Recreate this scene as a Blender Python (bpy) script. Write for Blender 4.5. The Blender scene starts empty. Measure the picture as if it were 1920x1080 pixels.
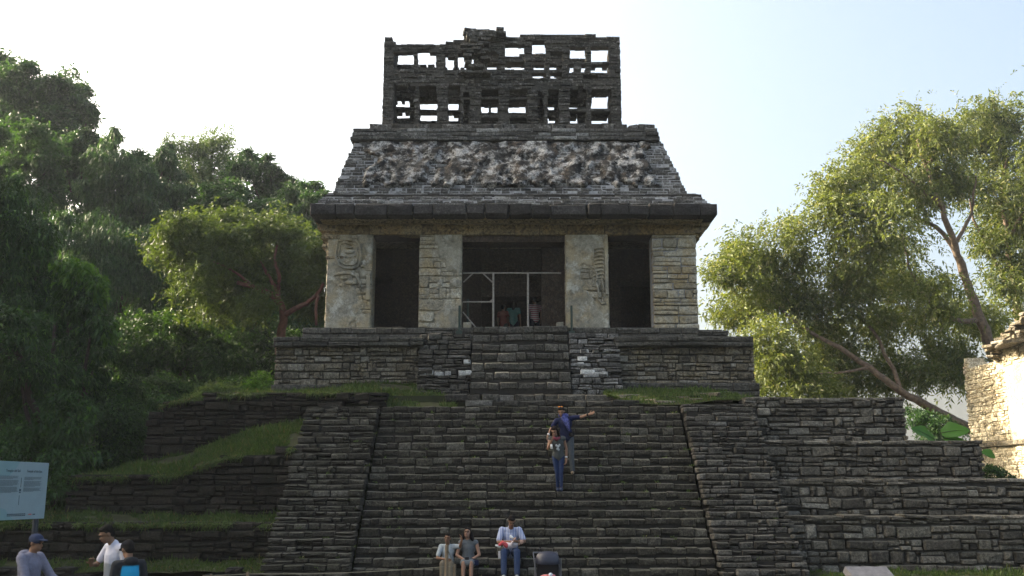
import bpy, bmesh, math, random
import numpy as np
from mathutils import Vector, Matrix, Euler

C = bpy.context.scene
COL = C.collection

# ------------------------------------------------------------------ camera, sky, sun, exposure
F = 1867.0; TH = math.atan(380 / F); ZC = 2.3
cd = bpy.data.cameras.new('camera'); cam = bpy.data.objects.new('camera', cd); COL.objects.link(cam)
cam.location = (0, 0, ZC); cam.rotation_euler = (math.pi / 2 + TH, 0, 0)
cd.sensor_width = 36; cd.lens = 36 * F / 1920; cd.clip_start = 0.1; cd.clip_end = 3000
C.camera = cam
SUN_AZ, SUN_EL = math.radians(72), math.radians(28.5)      # to the left of straight ahead
world = bpy.data.worlds.new('World'); C.world = world; world.use_nodes = True
wn = world.node_tree; bg = wn.nodes['Background']
sky = wn.nodes.new('ShaderNodeTexSky'); sky.sky_type = 'NISHITA'; sky.sun_disc = False
sky.sun_elevation = SUN_EL; sky.sun_rotation = -SUN_AZ
sky.air_density = .75; sky.dust_density = 10.0; sky.ozone_density = .4
tint = wn.nodes.new('ShaderNodeMix'); tint.data_type = 'RGBA'; tint.blend_type = 'MULTIPLY'; tint.inputs[0].default_value = 1
tint.inputs[7].default_value = (1.05, 1.07, .97, 1); wn.links.new(sky.outputs[0], tint.inputs[6]); wn.links.new(tint.outputs[2], bg.inputs[0]); bg.inputs[1].default_value = 0.14
sl = bpy.data.lights.new('sun', 'SUN'); sl.energy = 4.0; sl.angle = math.radians(0.5); sl.color = (1, .86, .66)
sun = bpy.data.objects.new('sun', sl); COL.objects.link(sun)
sdir = Vector((-math.sin(SUN_AZ) * math.cos(SUN_EL), math.cos(SUN_AZ) * math.cos(SUN_EL), math.sin(SUN_EL)))
sun.rotation_euler = sdir.to_track_quat('Z', 'Y').to_euler(); sun.location = sdir * 100
C.view_settings.view_transform = 'Standard'; C.view_settings.look = 'None'; C.view_settings.gamma = 1
C.view_settings.use_curve_mapping = False
C.view_settings.exposure = 2.03
C.render.engine = 'CYCLES'
C.cycles.max_bounces = 6; C.cycles.diffuse_bounces = 3; C.cycles.transmission_bounces = 3; C.cycles.volume_bounces = 0

rng = random.Random(7); nr = np.random.default_rng(7)

def W(px, py, Y):
    """the point at depth Y seen at photo pixel (px, py)"""
    v = 540 - py
    dy = F * math.cos(TH) - v * math.sin(TH); dz = F * math.sin(TH) + v * math.cos(TH)
    t = Y / dy
    return Vector(((px - 960) * t, Y, ZC + dz * t))
def PX(p):
    z = p[2] - ZC; Y = p[1]
    d = Y * math.cos(TH) + z * math.sin(TH); u = -Y * math.sin(TH) + z * math.cos(TH)
    return 960 + F * p[0] / d, 540 - F * u / d

# ------------------------------------------------------------------ mesh helpers
def mesh_np(name, verts, faces, nper):
    """verts (N,3), faces (M,nper)"""
    me = bpy.data.meshes.new(name)
    v = np.asarray(verts, dtype=np.float32); f = np.asarray(faces, dtype=np.int32)
    me.vertices.add(len(v)); me.vertices.foreach_set('co', v.ravel())
    me.loops.add(f.size); me.loops.foreach_set('vertex_index', f.ravel())
    me.polygons.add(len(f)); me.polygons.foreach_set('loop_start', np.arange(0, f.size, nper, dtype=np.int32))
    me.polygons.foreach_set('use_smooth', [False] * len(f))
    me.update(calc_edges=True)
    return me
def mesh_py(name, verts, faces):
    me = bpy.data.meshes.new(name); me.from_pydata([tuple(v) for v in verts], [], faces); me.update(); return me
def link(name, me, mat=None, parent=None, smooth=False):
    o = bpy.data.objects.new(name, me); COL.objects.link(o)
    if mat is not None and not me.materials: me.materials.append(mat)
    if parent is not None: o.parent = parent
    if smooth: me.polygons.foreach_set('use_smooth', [True] * len(me.polygons))
    return o
def tag(o, label=None, cat=None, group=None, kind=None):
    if label: o['label'] = label
    if cat: o['category'] = cat
    if group: o['group'] = group
    if kind: o['kind'] = kind
    return o
def empty(name, label, cat, loc=(0, 0, 0), group=None, rz=0):
    o = bpy.data.objects.new(name, None); COL.objects.link(o); o.location = loc; o.rotation_euler[2] = rz
    o.empty_display_size = .2
    return tag(o, label, cat, group)

class MB:
    """collects shapes into one mesh"""
    def __init__(s): s.v = []; s.f = []
    def add(s, vs, fs):
        b = len(s.v); s.v += [tuple(v) for v in vs]; s.f += [tuple(i + b for i in f) for f in fs]; return s
    def box(s, x0, x1, y0, y1, z0, z1, j=0):
        vs = [(x, y, z) for z in (z0, z1) for y in (y0, y1) for x in (x0, x1)]
        if j: vs = [tuple(c + rng.uniform(-j, j) for c in v) for v in vs]
        return s.add(vs, [(0, 2, 3, 1), (4, 5, 7, 6), (0, 1, 5, 4), (2, 6, 7, 3), (0, 4, 6, 2), (1, 3, 7, 5)])
    def tube(s, pts, rad, n=8, cap=True):
        pts = [Vector(p) for p in pts]
        if not hasattr(rad, '__len__'): rad = [rad] * len(pts)
        vs, fs = [], []
        for i, p in enumerate(pts):
            d = (pts[min(i + 1, len(pts) - 1)] - pts[max(i - 1, 0)]).normalized()
            a = d.cross(Vector((0, 0, 1)) if abs(d.z) < .9 else Vector((1, 0, 0))).normalized(); b = d.cross(a)
            for k in range(n):
                t = 2 * math.pi * k / n
                vs.append(p + (a * math.cos(t) + b * math.sin(t)) * rad[i])
        for i in range(len(pts) - 1):
            for k in range(n):
                k2 = (k + 1) % n
                fs.append((i * n + k, i * n + k2, (i + 1) * n + k2, (i + 1) * n + k))
        if cap: fs += [tuple(range(n - 1, -1, -1)), tuple((len(pts) - 1) * n + k for k in range(n))]
        return s.add(vs, fs)
    def ball(s, c, r, n=10, m=None):
        """ellipsoid; r is a number or (rx,ry,rz); m an optional rotation matrix"""
        r = (r, r, r) if not hasattr(r, '__len__') else r
        c = Vector(c); rings = n // 2 + 1; vs = []
        for i in range(rings + 1):
            ph = math.pi * i / rings
            for k in range(n):
                t = 2 * math.pi * k / n
                q = Vector((r[0] * math.sin(ph) * math.cos(t), r[1] * math.sin(ph) * math.sin(t), r[2] * math.cos(ph)))
                vs.append(c + (m @ q if m is not None else q))
        fs = [(i * n + k, (i + 1) * n + k, (i + 1) * n + (k + 1) % n, i * n + (k + 1) % n) for i in range(rings) for k in range(n)]
        return s.add(vs, fs)
    def build(s, name, mat, parent=None, smooth=False):
        me = mesh_py(name, s.v, s.f)
        return link(name, me, mat, parent, smooth)

def vnoise2(x, y, seed):
    """value noise on numpy arrays"""
    r = np.random.default_rng(seed); T = r.random((64, 64))
    xi = np.floor(x).astype(int); yi = np.floor(y).astype(int); fx = x - xi; fy = y - yi
    fx = fx * fx * (3 - 2 * fx); fy = fy * fy * (3 - 2 * fy)
    a = T[xi % 64, yi % 64]; b = T[(xi + 1) % 64, yi % 64]; c = T[xi % 64, (yi + 1) % 64]; d = T[(xi + 1) % 64, (yi + 1) % 64]
    return (a * (1 - fx) + b * fx) * (1 - fy) + (c * (1 - fx) + d * fx) * fy
def fbm(x, y, seed, o=4):
    t = 0; a = .5
    for i in range(o): t = t + a * vnoise2(x * 2 ** i, y * 2 ** i, seed + i); a *= .5
    return t

# ------------------------------------------------------------------ materials
def newmat(name):
    m = bpy.data.materials.new(name); m.use_nodes = True
    nt = m.node_tree; b = nt.nodes['Principled BSDF']; b.inputs['Specular IOR Level'].default_value = .25
    return m, nt, b
def N(nt, t, **kw):
    n = nt.nodes.new(t)
    for k, v in kw.items():
        if k in n.inputs: n.inputs[k].default_value = v
        else: setattr(n, k, v)
    return n
def noise(nt, vec, scale, detail=4, rough=.6):
    n = N(nt, 'ShaderNodeTexNoise'); n.inputs['Scale'].default_value = scale; n.inputs['Detail'].default_value = detail
    n.inputs['Roughness'].default_value = rough
    nt.links.new(vec, n.inputs['Vector']); return n.outputs[0]
def ramp(nt, fac, stops):
    n = N(nt, 'ShaderNodeValToRGB'); e = n.color_ramp.elements
    while len(e) < len(stops): e.new(.5)
    for i, (p, c) in enumerate(stops):
        e[i].position = p; e[i].color = (*c, 1) if hasattr(c, '__len__') else (c, c, c, 1)
    nt.links.new(fac, n.inputs[0]); return n.outputs[0]
def mix(nt, fac, a, b, mode='MIX'):
    n = N(nt, 'ShaderNodeMix', data_type='RGBA', blend_type=mode)
    for k, v in ((0, fac), (6, a), (7, b)):
        if hasattr(v, 'is_output'): nt.links.new(v, n.inputs[k])
        else: n.inputs[k].default_value = (*v, 1) if hasattr(v, '__len__') else v
    return n.outputs[2]
def math_(nt, op, a, b=None):
    n = N(nt, 'ShaderNodeMath', operation=op)
    for k, v in ((0, a), (1, b)):
        if v is None: continue
        if hasattr(v, 'is_output'): nt.links.new(v, n.inputs[k])
        else: n.inputs[k].default_value = v
    return n.outputs[0]

GRIMY = {'stair_stone': .62, 'ramp_stone': .62, 'terrace_stone': .70, 'ruined_terrace_stone': .56, 'platform_stone': .74, 'ledge_stone': .72, 'roof_stone': .75, 'comb_stone': .58, 'cornice_stone': .7, 'roof_stucco': .85, 'cream_limestone': 1.05, 'old_stucco': 1.08}
def stone_mat(name, dark, light, pale=(.42, .41, .38), pale_amt=.5, moss=(.03, .045, .012), moss_amt=.3, black_amt=.5, warm=None, bump=.5, rnd=1.0, scale=1.0, pscale=8.3, bscale=11, odd=.0, blk_cut=.47, pcut=.57, top=.0, crust=1.0):
    if name in GRIMY: dark, light, pale, moss = (tuple(c * GRIMY[name] for c in q) for q in (dark, light, pale, moss))
    m, nt, b = newmat(name)
    geo = N(nt, 'ShaderNodeNewGeometry'); oi = N(nt, 'ShaderNodeObjectInfo')
    pos = geo.outputs['Position']
    r = math_(nt, 'FRACT', math_(nt, 'ADD', oi.outputs['Random'], geo.outputs['Random Per Island']))
    n1 = noise(nt, pos, .7 * scale, 3); n2 = noise(nt, pos, 5 * scale, 5, .65); n3 = noise(nt, pos, 26 * scale, 5, .7); n4 = noise(nt, pos, bscale * scale, 6, .7)
    tone = math_(nt, 'ADD', math_(nt, 'MULTIPLY', r, .45 * rnd), math_(nt, 'MULTIPLY', n2, .75))
    tone = math_(nt, 'ADD', tone, math_(nt, 'MULTIPLY', math_(nt, 'SUBTRACT', n1, .5), .7))
    col = ramp(nt, tone, [(.25, dark), (.85, light)])
    if warm:
        wfac = ramp(nt, noise(nt, pos, 1.7 * scale, 4), [(.45, 0), (.62, 1)])
        col = mix(nt, wfac, col, mix(nt, .75, col, warm))
    blk = ramp(nt, n4, [(blk_cut - .07, 1), (blk_cut + .07, 0)])
    col = mix(nt, math_(nt, 'MULTIPLY', blk, black_amt), col, (.018, .017, .016))
    n5 = noise(nt, pos, pscale * scale, 6, .75)
    if odd: col = mix(nt, ramp(nt, math_(nt, 'FRACT', math_(nt, 'MULTIPLY', r, 7.31)), [(1 - odd, 0), (1 - odd * .6, .55)]), col, pale)
    pl = ramp(nt, math_(nt, 'ADD', n5, math_(nt, 'MULTIPLY', math_(nt, 'SUBTRACT', r, .5), .16)), [(pcut, 0), (pcut + .13, 1)])
    col = mix(nt, math_(nt, 'MULTIPLY', pl, pale_amt), col, pale)
    grain = mix(nt, 1.0, ramp(nt, n3, [(.3, 1 - .38 * min(1, crust + .3)), (.7, 1 + .38 * min(1, crust + .3))]), ramp(nt, noise(nt, pos, 15 * scale, 8, .8), [(.36, 1 - .58 * crust), (.5, 1 - .05 * crust), (.66, 1 + .75 * crust)]), 'MULTIPLY')
    col = mix(nt, 1.0, col, grain, 'MULTIPLY')
    sx = N(nt, 'ShaderNodeSeparateXYZ'); nt.links.new(geo.outputs['Normal'], sx.inputs[0])
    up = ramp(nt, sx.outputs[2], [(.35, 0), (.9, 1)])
    if top: col = mix(nt, math_(nt, 'MULTIPLY', ramp(nt, sx.outputs[2], [(.3, 0), (.8, 1)]), top), col, pale)  # sky-lit pale rims painted into the colour of up-facing stone faces
    mf = math_(nt, 'MULTIPLY', math_(nt, 'MULTIPLY', math_(nt, 'ADD', math_(nt, 'MULTIPLY', up, .55), .45), ramp(nt, noise(nt, pos, 2.1, 4), [(.42, 0), (.62, 1)])), moss_amt)
    col = mix(nt, mf, col, moss)
    nt.links.new(col, b.inputs['Base Color']); b.inputs['Roughness'].default_value = .92
    bp = N(nt, 'ShaderNodeBump'); bp.inputs['Strength'].default_value = bump; bp.inputs['Distance'].default_value = .03
    nt.links.new(math_(nt, 'ADD', n3, math_(nt, 'MULTIPLY', n4, 1.5)), bp.inputs['Height']); nt.links.new(bp.outputs[0], b.inputs['Normal'])
    return m
def plain(name, col, rough=.8, var=.15, scale=30, spec=.25, metal=0):
    m, nt, b = newmat(name)
    geo = N(nt, 'ShaderNodeTexCoord')
    n = noise(nt, geo.outputs['Object'], scale, 4)
    c = mix(nt, 1.0, col, ramp(nt, n, [(.3, 1 - var), (.7, 1 + var)]), 'MULTIPLY')
    nt.links.new(c, b.inputs['Base Color']); b.inputs['Roughness'].default_value = rough
    b.inputs['Specular IOR Level'].default_value = spec; b.inputs['Metallic'].default_value = metal
    return m
def leaf_mat(name, dark, light, trans=.35, accent=None, patch=.25):
    if name in GRIMY: dark, light, pale, moss = (tuple(c * GRIMY[name] for c in q) for q in (dark, light, pale, moss))
    m, nt, b = newmat(name)
    geo = N(nt, 'ShaderNodeNewGeometry'); oi = N(nt, 'ShaderNodeObjectInfo')
    n1 = noise(nt, geo.outputs['Position'], patch, 3)
    t = math_(nt, 'ADD', math_(nt, 'MULTIPLY', geo.outputs['Random Per Island'], .55), math_(nt, 'MULTIPLY', n1, .8))
    t = math_(nt, 'ADD', t, math_(nt, 'MULTIPLY', math_(nt, 'SUBTRACT', oi.outputs['Random'], .5), .25))
    st = [(.25, dark), (.95, light)]
    col = ramp(nt, t, st)
    if accent: col = mix(nt, ramp(nt, geo.outputs['Random Per Island'], [(.9, 0), (.97, 1)]), col, accent)
    nt.links.new(col, b.inputs['Base Color']); b.inputs['Roughness'].default_value = .5; b.inputs['Specular IOR Level'].default_value = .3
    tr = N(nt, 'ShaderNodeBsdfTranslucent'); nt.links.new(mix(nt, 1.0, col, (1.3, 1.25, .5), 'MULTIPLY'), tr.inputs[0])
    ms = N(nt, 'ShaderNodeMixShader'); ms.inputs[0].default_value = trans
    nt.links.new(b.outputs[0], ms.inputs[1]); nt.links.new(tr.outputs[0], ms.inputs[2])
    nt.links.new(ms.outputs[0], nt.nodes['Material Output'].inputs[0])
    return m

M = {}
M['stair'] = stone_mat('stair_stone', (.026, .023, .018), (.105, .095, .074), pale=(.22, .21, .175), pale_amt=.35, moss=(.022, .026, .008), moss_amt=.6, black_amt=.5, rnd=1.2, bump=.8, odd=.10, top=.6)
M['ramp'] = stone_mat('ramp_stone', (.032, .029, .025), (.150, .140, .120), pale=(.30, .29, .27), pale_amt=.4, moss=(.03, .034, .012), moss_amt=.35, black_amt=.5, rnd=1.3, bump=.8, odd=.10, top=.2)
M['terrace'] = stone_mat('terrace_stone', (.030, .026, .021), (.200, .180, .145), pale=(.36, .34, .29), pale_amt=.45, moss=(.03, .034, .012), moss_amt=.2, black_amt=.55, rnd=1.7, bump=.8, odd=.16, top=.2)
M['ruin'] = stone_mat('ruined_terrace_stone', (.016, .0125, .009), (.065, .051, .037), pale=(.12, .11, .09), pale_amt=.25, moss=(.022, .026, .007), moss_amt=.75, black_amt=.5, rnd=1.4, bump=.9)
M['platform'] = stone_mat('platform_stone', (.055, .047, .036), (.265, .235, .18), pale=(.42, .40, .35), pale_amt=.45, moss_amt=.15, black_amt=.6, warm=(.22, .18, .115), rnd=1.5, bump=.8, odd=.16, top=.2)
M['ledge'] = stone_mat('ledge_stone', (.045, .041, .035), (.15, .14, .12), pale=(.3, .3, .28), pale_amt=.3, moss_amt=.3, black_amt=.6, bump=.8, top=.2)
M['cream'] = stone_mat('cream_limestone', (.20, .175, .125), (.50, .465, .37), pale=(.60, .585, .52), pale_amt=.5, moss_amt=0, black_amt=.4, warm=(.40, .31, .17), rnd=.9, bump=.8, crust=0.5)
M['stucco'] = stone_mat('old_stucco', (.20, .185, .145), (.50, .475, .385), pale=(.62, .61, .55), pale_amt=.5, moss_amt=0, black_amt=.45, warm=(.38, .31, .19), rnd=0, bump=.5, pscale=2.6, bscale=3.5, blk_cut=.42, crust=0.25)
M['stained'] = stone_mat('stained_lintel', (.11, .08, .04), (.34, .265, .14), pale=(.45, .39, .25), pale_amt=.4, moss_amt=0, black_amt=.75, warm=(.30, .20, .08), crust=0.5)
M['roof'] = stone_mat('roof_stucco', (.04, .036, .032), (.23, .215, .19), pale=(.56, .55, .53), pale_amt=.85, moss_amt=.0, black_amt=1.0, warm=(.13, .09, .06), rnd=0, scale=1, bump=1.0, pscale=2.6, bscale=3.2, blk_cut=.53, pcut=.52)
M['roofstone'] = stone_mat('roof_stone', (.045, .043, .041), (.19, .185, .175), pale=(.45, .45, .44), pale_amt=.6, moss_amt=.1, black_amt=.6, rnd=1.4, bump=.8, odd=.16)
M['comb'] = stone_mat('comb_stone', (.045, .042, .038), (.17, .16, .145), pale=(.55, .54, .52), pale_amt=.75, moss_amt=.2, black_amt=.7, rnd=1.6, bump=.8)
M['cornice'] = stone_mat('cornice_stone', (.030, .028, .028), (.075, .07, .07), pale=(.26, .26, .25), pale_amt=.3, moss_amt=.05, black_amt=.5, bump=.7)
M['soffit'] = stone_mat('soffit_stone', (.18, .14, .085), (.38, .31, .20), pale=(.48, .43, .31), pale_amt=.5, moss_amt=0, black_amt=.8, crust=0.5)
M['warm'] = stone_mat('pale_golden_stone', (.36, .30, .20), (.66, .59, .44), pale=(.78, .74, .62), pale_amt=.6, moss_amt=0, black_amt=.3)
M['lime'] = stone_mat('lime_whitened_stone', (.28, .28, .27), (.6, .6, .58), pale=(.7, .7, .68), pale_amt=.6, moss_amt=0, black_amt=.5, crust=0.5)
M['mortar'] = plain('dark_mortar', (.022, .020, .017), .95, .4, 9)
M['palemortar'] = plain('pale_mortar', (.36, .36, .37), .95, .35, 9)
M['greymortar'] = plain('grey_mortar', (.07, .065, .058), .95, .4, 9)
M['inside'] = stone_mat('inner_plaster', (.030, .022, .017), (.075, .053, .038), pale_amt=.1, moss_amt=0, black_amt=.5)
M['grassland'] = plain('grassy_soil', (.040, .042, .017), .95, .5, 3)
M['soil'] = plain('dark_soil', (.025, .03, .012), .95, .5, 1.2)
M['grass'] = leaf_mat('grass_blade', (.024, .050, .009), (.085, .135, .024), .3, accent=(.17, .14, .06), patch=1.2)
M['bark'] = plain('grey_brown_bark', (.15, .11, .08), .9, .4, 7)
M['redbark'] = plain('peeling_red_bark', (.11, .05, .035), .7, .4, 7)
M['darkbark'] = plain('dark_bark', (.05, .04, .03), .9, .4, 7)
M['leaf_hill'] = leaf_mat('hill_leaf', (.010, .034, .012), (.050, .112, .034), .35)
M['leaf_dark'] = leaf_mat('dark_leaf', (.012, .030, .008), (.045, .100, .022), .3, accent=(.08, .17, .03), patch=.5)
M['leaf_bright'] = leaf_mat('bright_leaf', (.03, .08, .010), (.09, .20, .025), .4)
M['leaf_gumbo'] = leaf_mat('feathery_leaf', (.035, .060, .018), (.085, .125, .038), .4)
M['leaf_cedar'] = leaf_mat('olive_leaf', (.024, .046, .008), (.150, .185, .045), .4, accent=(.24, .24, .12))
M['leaf_pale'] = leaf_mat('pale_leaf', (.04, .075, .03), (.10, .15, .06), .45)
# ------------------------------------------------------------------ stones
ASPECTS = [1.0, 1.6, 2.4, 3.5, 5.0]
STONE = {}
FAM = {'cut': (.05, .13, 1.0), 'worn': (.08, .16, 1.5), 'slab': (.02, .05, .5)}
def make_stone(a, k, fam='cut'):
    lo_, hi_, jm = FAM[fam]; r = random.Random(k * 31 + int(a * 10) + len(fam) * 997)
    w, d, h = a / 2, .5, .5
    cx = r.uniform(lo_, hi_)
    vs = []; idx = {}
    for sx in (-1, 1):
        for sy in (-1, 1):
            for sz in (-1, 1):
                j = [r.uniform(-.05, .05) * jm for _ in range(3)]
                c = r.uniform(.6, 1.4) * cx
                base = [sx * w * (1 + j[0] * .8), sy * d * (1 + j[1]), sz * h * (1 + j[2] * 1.6)]
                for ax in range(3):
                    p = list(base)
                    for o in range(3):
                        if o != ax: p[o] -= (sx, sy, sz)[o] * c
                    idx[(sx, sy, sz, ax)] = len(vs); vs.append(p)
    F_ = []
    def q(*k): F_.append([idx[i] for i in k])
    for ax in range(3):
        o1, o2 = [o for o in range(3) if o != ax]
        for s in (-1, 1):
            ring = []
            for a1, a2 in ((-1, -1), (1, -1), (1, 1), (-1, 1)):
                k_ = [0, 0, 0]; k_[ax] = s; k_[o1] = a1; k_[o2] = a2; ring.append(idx[(*k_, ax)])
            if ax == 1 and s == -1:      # outer face: a raised centre
                ctr = len(vs); m = [sum(vs[i][t] for i in ring) / 4 for t in range(3)]
                m[1] -= r.uniform(.0, .06) * min(1, jm) if fam != 'slab' else 0; m[0] += r.uniform(-.2, .2) * w; m[2] += r.uniform(-.2, .2); vs.append(m)
                for i in range(4): F_.append([ring[i], ring[(i + 1) % 4], ctr])
            else: F_.append(ring)
    for ax in range(3):                  # edges along ax
        o1, o2 = [o for o in range(3) if o != ax]
        for a1 in (-1, 1):
            for a2 in (-1, 1):
                k1 = [0, 0, 0]; k2 = [0, 0, 0]; k1[ax] = -1; k2[ax] = 1
                for k_ in (k1, k2): k_[o1] = a1; k_[o2] = a2
                F_.append([idx[(*k1, o1)], idx[(*k2, o1)], idx[(*k2, o2)], idx[(*k1, o2)]])
    for sx in (-1, 1):
        for sy in (-1, 1):
            for sz in (-1, 1): F_.append([idx[(sx, sy, sz, a_)] for a_ in range(3)])
    bm = bmesh.new(); bv = [bm.verts.new(v) for v in vs]
    for f in F_: bm.faces.new([bv[i] for i in f])
    bmesh.ops.recalc_face_normals(bm, faces=bm.faces); bmesh.ops.triangulate(bm, faces=bm.faces)
    v = np.array([t.co[:] for t in bm.verts]); bm.verts.index_update()
    f = np.array([[t.index for t in g.verts] for g in bm.faces]); bm.free()
    return v, f
for fam in FAM:
    for a in ASPECTS:
        for k in range(6): STONE[(a, k, fam)] = make_stone(a, k, fam)
STONE_ME = {}
def stone_me(a, k, mat, fam='cut'):
    key = (a, k, mat.name, fam)
    if key not in STONE_ME:
        me = mesh_np('stone', *STONE[(a, k, fam)], 3); me.materials.append(mat); STONE_ME[key] = me
    return STONE_ME[key]
def place_stones(parent, stones, mat, n_single, name='stone', fam='cut'):
    """stones: list of (centre, U, Bk, (w,d,h), tilt). The largest n_single become objects, the others one part."""
    stones = sorted(stones, key=lambda s: -s[3][0] * s[3][2] / max(s[0][1], 1) ** 2)
    inv = parent.matrix_world.inverted() if parent else Matrix()
    if parent: inv = Matrix.Translation(-Vector(parent.location))
    VV = []; FF = []; nb = 0
    for i, (c, U, B, (w, d, h), tilt) in enumerate(stones):
        ar = w / h; a = min(ASPECTS, key=lambda t: abs(math.log(t / ar))); k = rng.randrange(6)
        R = Matrix((U, B, Vector((0, 0, 1)))).transposed()
        if U.cross(B).z < 0: R = Matrix((-U, B, Vector((0, 0, 1)))).transposed()
        R = R @ Euler(tilt).to_matrix()
        mt = Matrix.Translation(c) @ R.to_4x4() @ Matrix.Diagonal((w / a, d, h, 1))
        mt = inv @ mt
        if i < n_single:
            o = bpy.data.objects.new(name, stone_me(a, k, mat, fam)); COL.objects.link(o); o.parent = parent; o.matrix_local = mt
        else:
            v, f = STONE[(a, k, fam)]; A = np.array(mt)
            VV.append(v @ A[:3, :3].T + A[:3, 3]); FF.append(f + nb); nb += len(v)
    if VV:
        me = mesh_np(name + 's', np.vstack(VV), np.vstack(FF), 3)
        o = link('small_' + name + 's', me, mat, parent); o['kind'] = 'stuff'

def masonry(O, U, Bk, L, H, inside=None, course=(.13, .21), width=(.18, .5), depth=.32, jut=(-.02, .05), gap=.014, setback=0.0, tilt=.02, split=.15, u_start=0.0, vary=.1, thick=.5, core_inset=.06, rubble=0.0, end_in=.015):
    """courses of stones on a wall face. Returns (stones, core MB)."""
    O = Vector(O); U = Vector(U); Bk = Vector(Bk); stones = []; core = MB()
    v = 0.0
    while v < H - .03:
        h = rng.uniform(*course)
        if v + h > H - .05: h = H - v
        us = np.arange(0, L + .019, .02); vm = v + h / 2
        if inside is None: iv = [(0, L)]
        else:
            ok = [inside(u, vm) for u in us]; iv = []; s = None
            for u, k in zip(us, ok):
                if k and s is None: s = u
                if not k and s is not None: iv.append((s, u)); s = None
            if s is not None: iv.append((s, L))
        back = Bk * (setback * v)
        for (a, b) in iv:
            if b - a < .06: continue
            core.add([O + U * u + Vector((0, 0, zz)) + back + Bk * y for zz in (v, v + h) for y in (core_inset, thick) for u in (a + end_in, b - end_in)],
                     [(0, 2, 3, 1), (4, 5, 7, 6), (0, 1, 5, 4), (2, 6, 7, 3), (0, 4, 6, 2), (1, 3, 7, 5)])
            u = a
            while u < b - .02:
                w = rng.uniform(*width) * (1 if rng.random() > .12 else 1.5)
                if u + w > b - width[0] * .6: w = b - u
                j = rng.uniform(*jut)
                sp = rng.random() < split and h > .12
                if rubble and rng.random() < rubble:
                    q_ = rng.random(); f1 = rng.uniform(.3, .7); cells = []
                    if q_ < .35: cells = [(u, w, v, h * f1), (u, w, v + h * f1, h * (1 - f1))]
                    elif q_ < .6: f2 = rng.uniform(.35, .65); cells = [(u, w, v, h * f1), (u, w * f2, v + h * f1, h * (1 - f1)), (u + w * f2, w * (1 - f2), v + h * f1, h * (1 - f1))]
                    elif q_ < .8: f2 = rng.uniform(.35, .65); cells = [(u, w * f2, v, h * f1), (u + w * f2, w * (1 - f2), v, h * f1), (u, w, v + h * f1, h * (1 - f1))]
                    else: f2 = rng.uniform(.6, .8); cells = [(u, w * f2, v, h), (u + w * f2, w * (1 - f2), v, h * f1), (u + w * f2, w * (1 - f2), v + h * f1, h * (1 - f1))]
                else: cells = [(u, w, v, h)] if not sp else [(u, w, v, h * .45), (u, w, v + h * .45, h * .55)]
                for (cu, cw, pv, ph) in cells:
                    if rubble: j = rng.uniform(*jut)
                    hh = ph * (1 - rng.uniform(0, vary)) - gap; ww = cw - gap * rng.uniform(.6, 1.8)
                    if hh < .03 or ww < .04: continue
                    c = O + U * (cu + cw / 2) + Vector((0, 0, pv + ph / 2 - rng.uniform(0, .3) * (ph - hh - gap))) + back + Bk * (depth / 2 - j)
                    t = (rng.uniform(-tilt, tilt), rng.uniform(-tilt, tilt), rng.uniform(-tilt, tilt) * 1.5)
                    stones.append((c, U, Bk, (ww, depth, hh), t))
                u += w
        v += h
    return stones, core

# ------------------------------------------------------------------ foliage
def leaf_mesh(name, P, D, L, Wd, droop=.0, seed=0):
    """rhombic leaves: base points P, directions D (unit), lengths L, widths Wd"""
    r = np.random.default_rng(seed); n = len(P)
    rv = r.normal(size=(n, 3)); Wv = np.cross(D, rv); Wv /= np.linalg.norm(Wv, axis=1)[:, None] + 1e-9
    Nv = np.cross(D, Wv)
    L = np.broadcast_to(L, n)[:, None]; Wd = np.broadcast_to(Wd, n)[:, None]
    tip = P + D * L; tip[:, 2] -= droop * L[:, 0]
    mid = P + D * L * .45 + Nv * L * .08
    V = np.stack([P, mid + Wv * Wd * .5, tip, mid - Wv * Wd * .5], axis=1).reshape(-1, 3)
    return mesh_np(name, V, np.arange(4 * n).reshape(n, 4), 4)
def unit(a): return a / (np.linalg.norm(a, axis=1)[:, None] + 1e-9)
def crown_points(blobs, n, clump=.22, nclump=60, seed=0, shell=.55):
    """points gathered in clumps through ellipsoid blobs [(centre, (rx,ry,rz), weight)]"""
    r = np.random.default_rng(seed); P = []; Oc = []
    wt = np.array([b[2] * b[1][0] * b[1][2] for b in blobs]); wt = wt / wt.sum()
    for (c, rad, _), w in zip(blobs, wt):
        k = max(6, int(nclump * .3)); m = max(8, int(n * w))
        d = unit(r.normal(size=(k, 3))); rr = shell + (1 - shell) * r.random(k); rr *= .95
        cl = d * rr[:, None] * np.array(rad)
        sz = clump * np.mean(rad) * r.uniform(.5, 1.5, k)
        i = r.integers(0, k, m)
        p = cl[i] + r.normal(size=(m, 3)) * sz[i][:, None] * np.array([1, 1, .65])
        P.append(p + np.array(c)); Oc.append(unit(p))
    return np.vstack(P), np.vstack(Oc)
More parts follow.
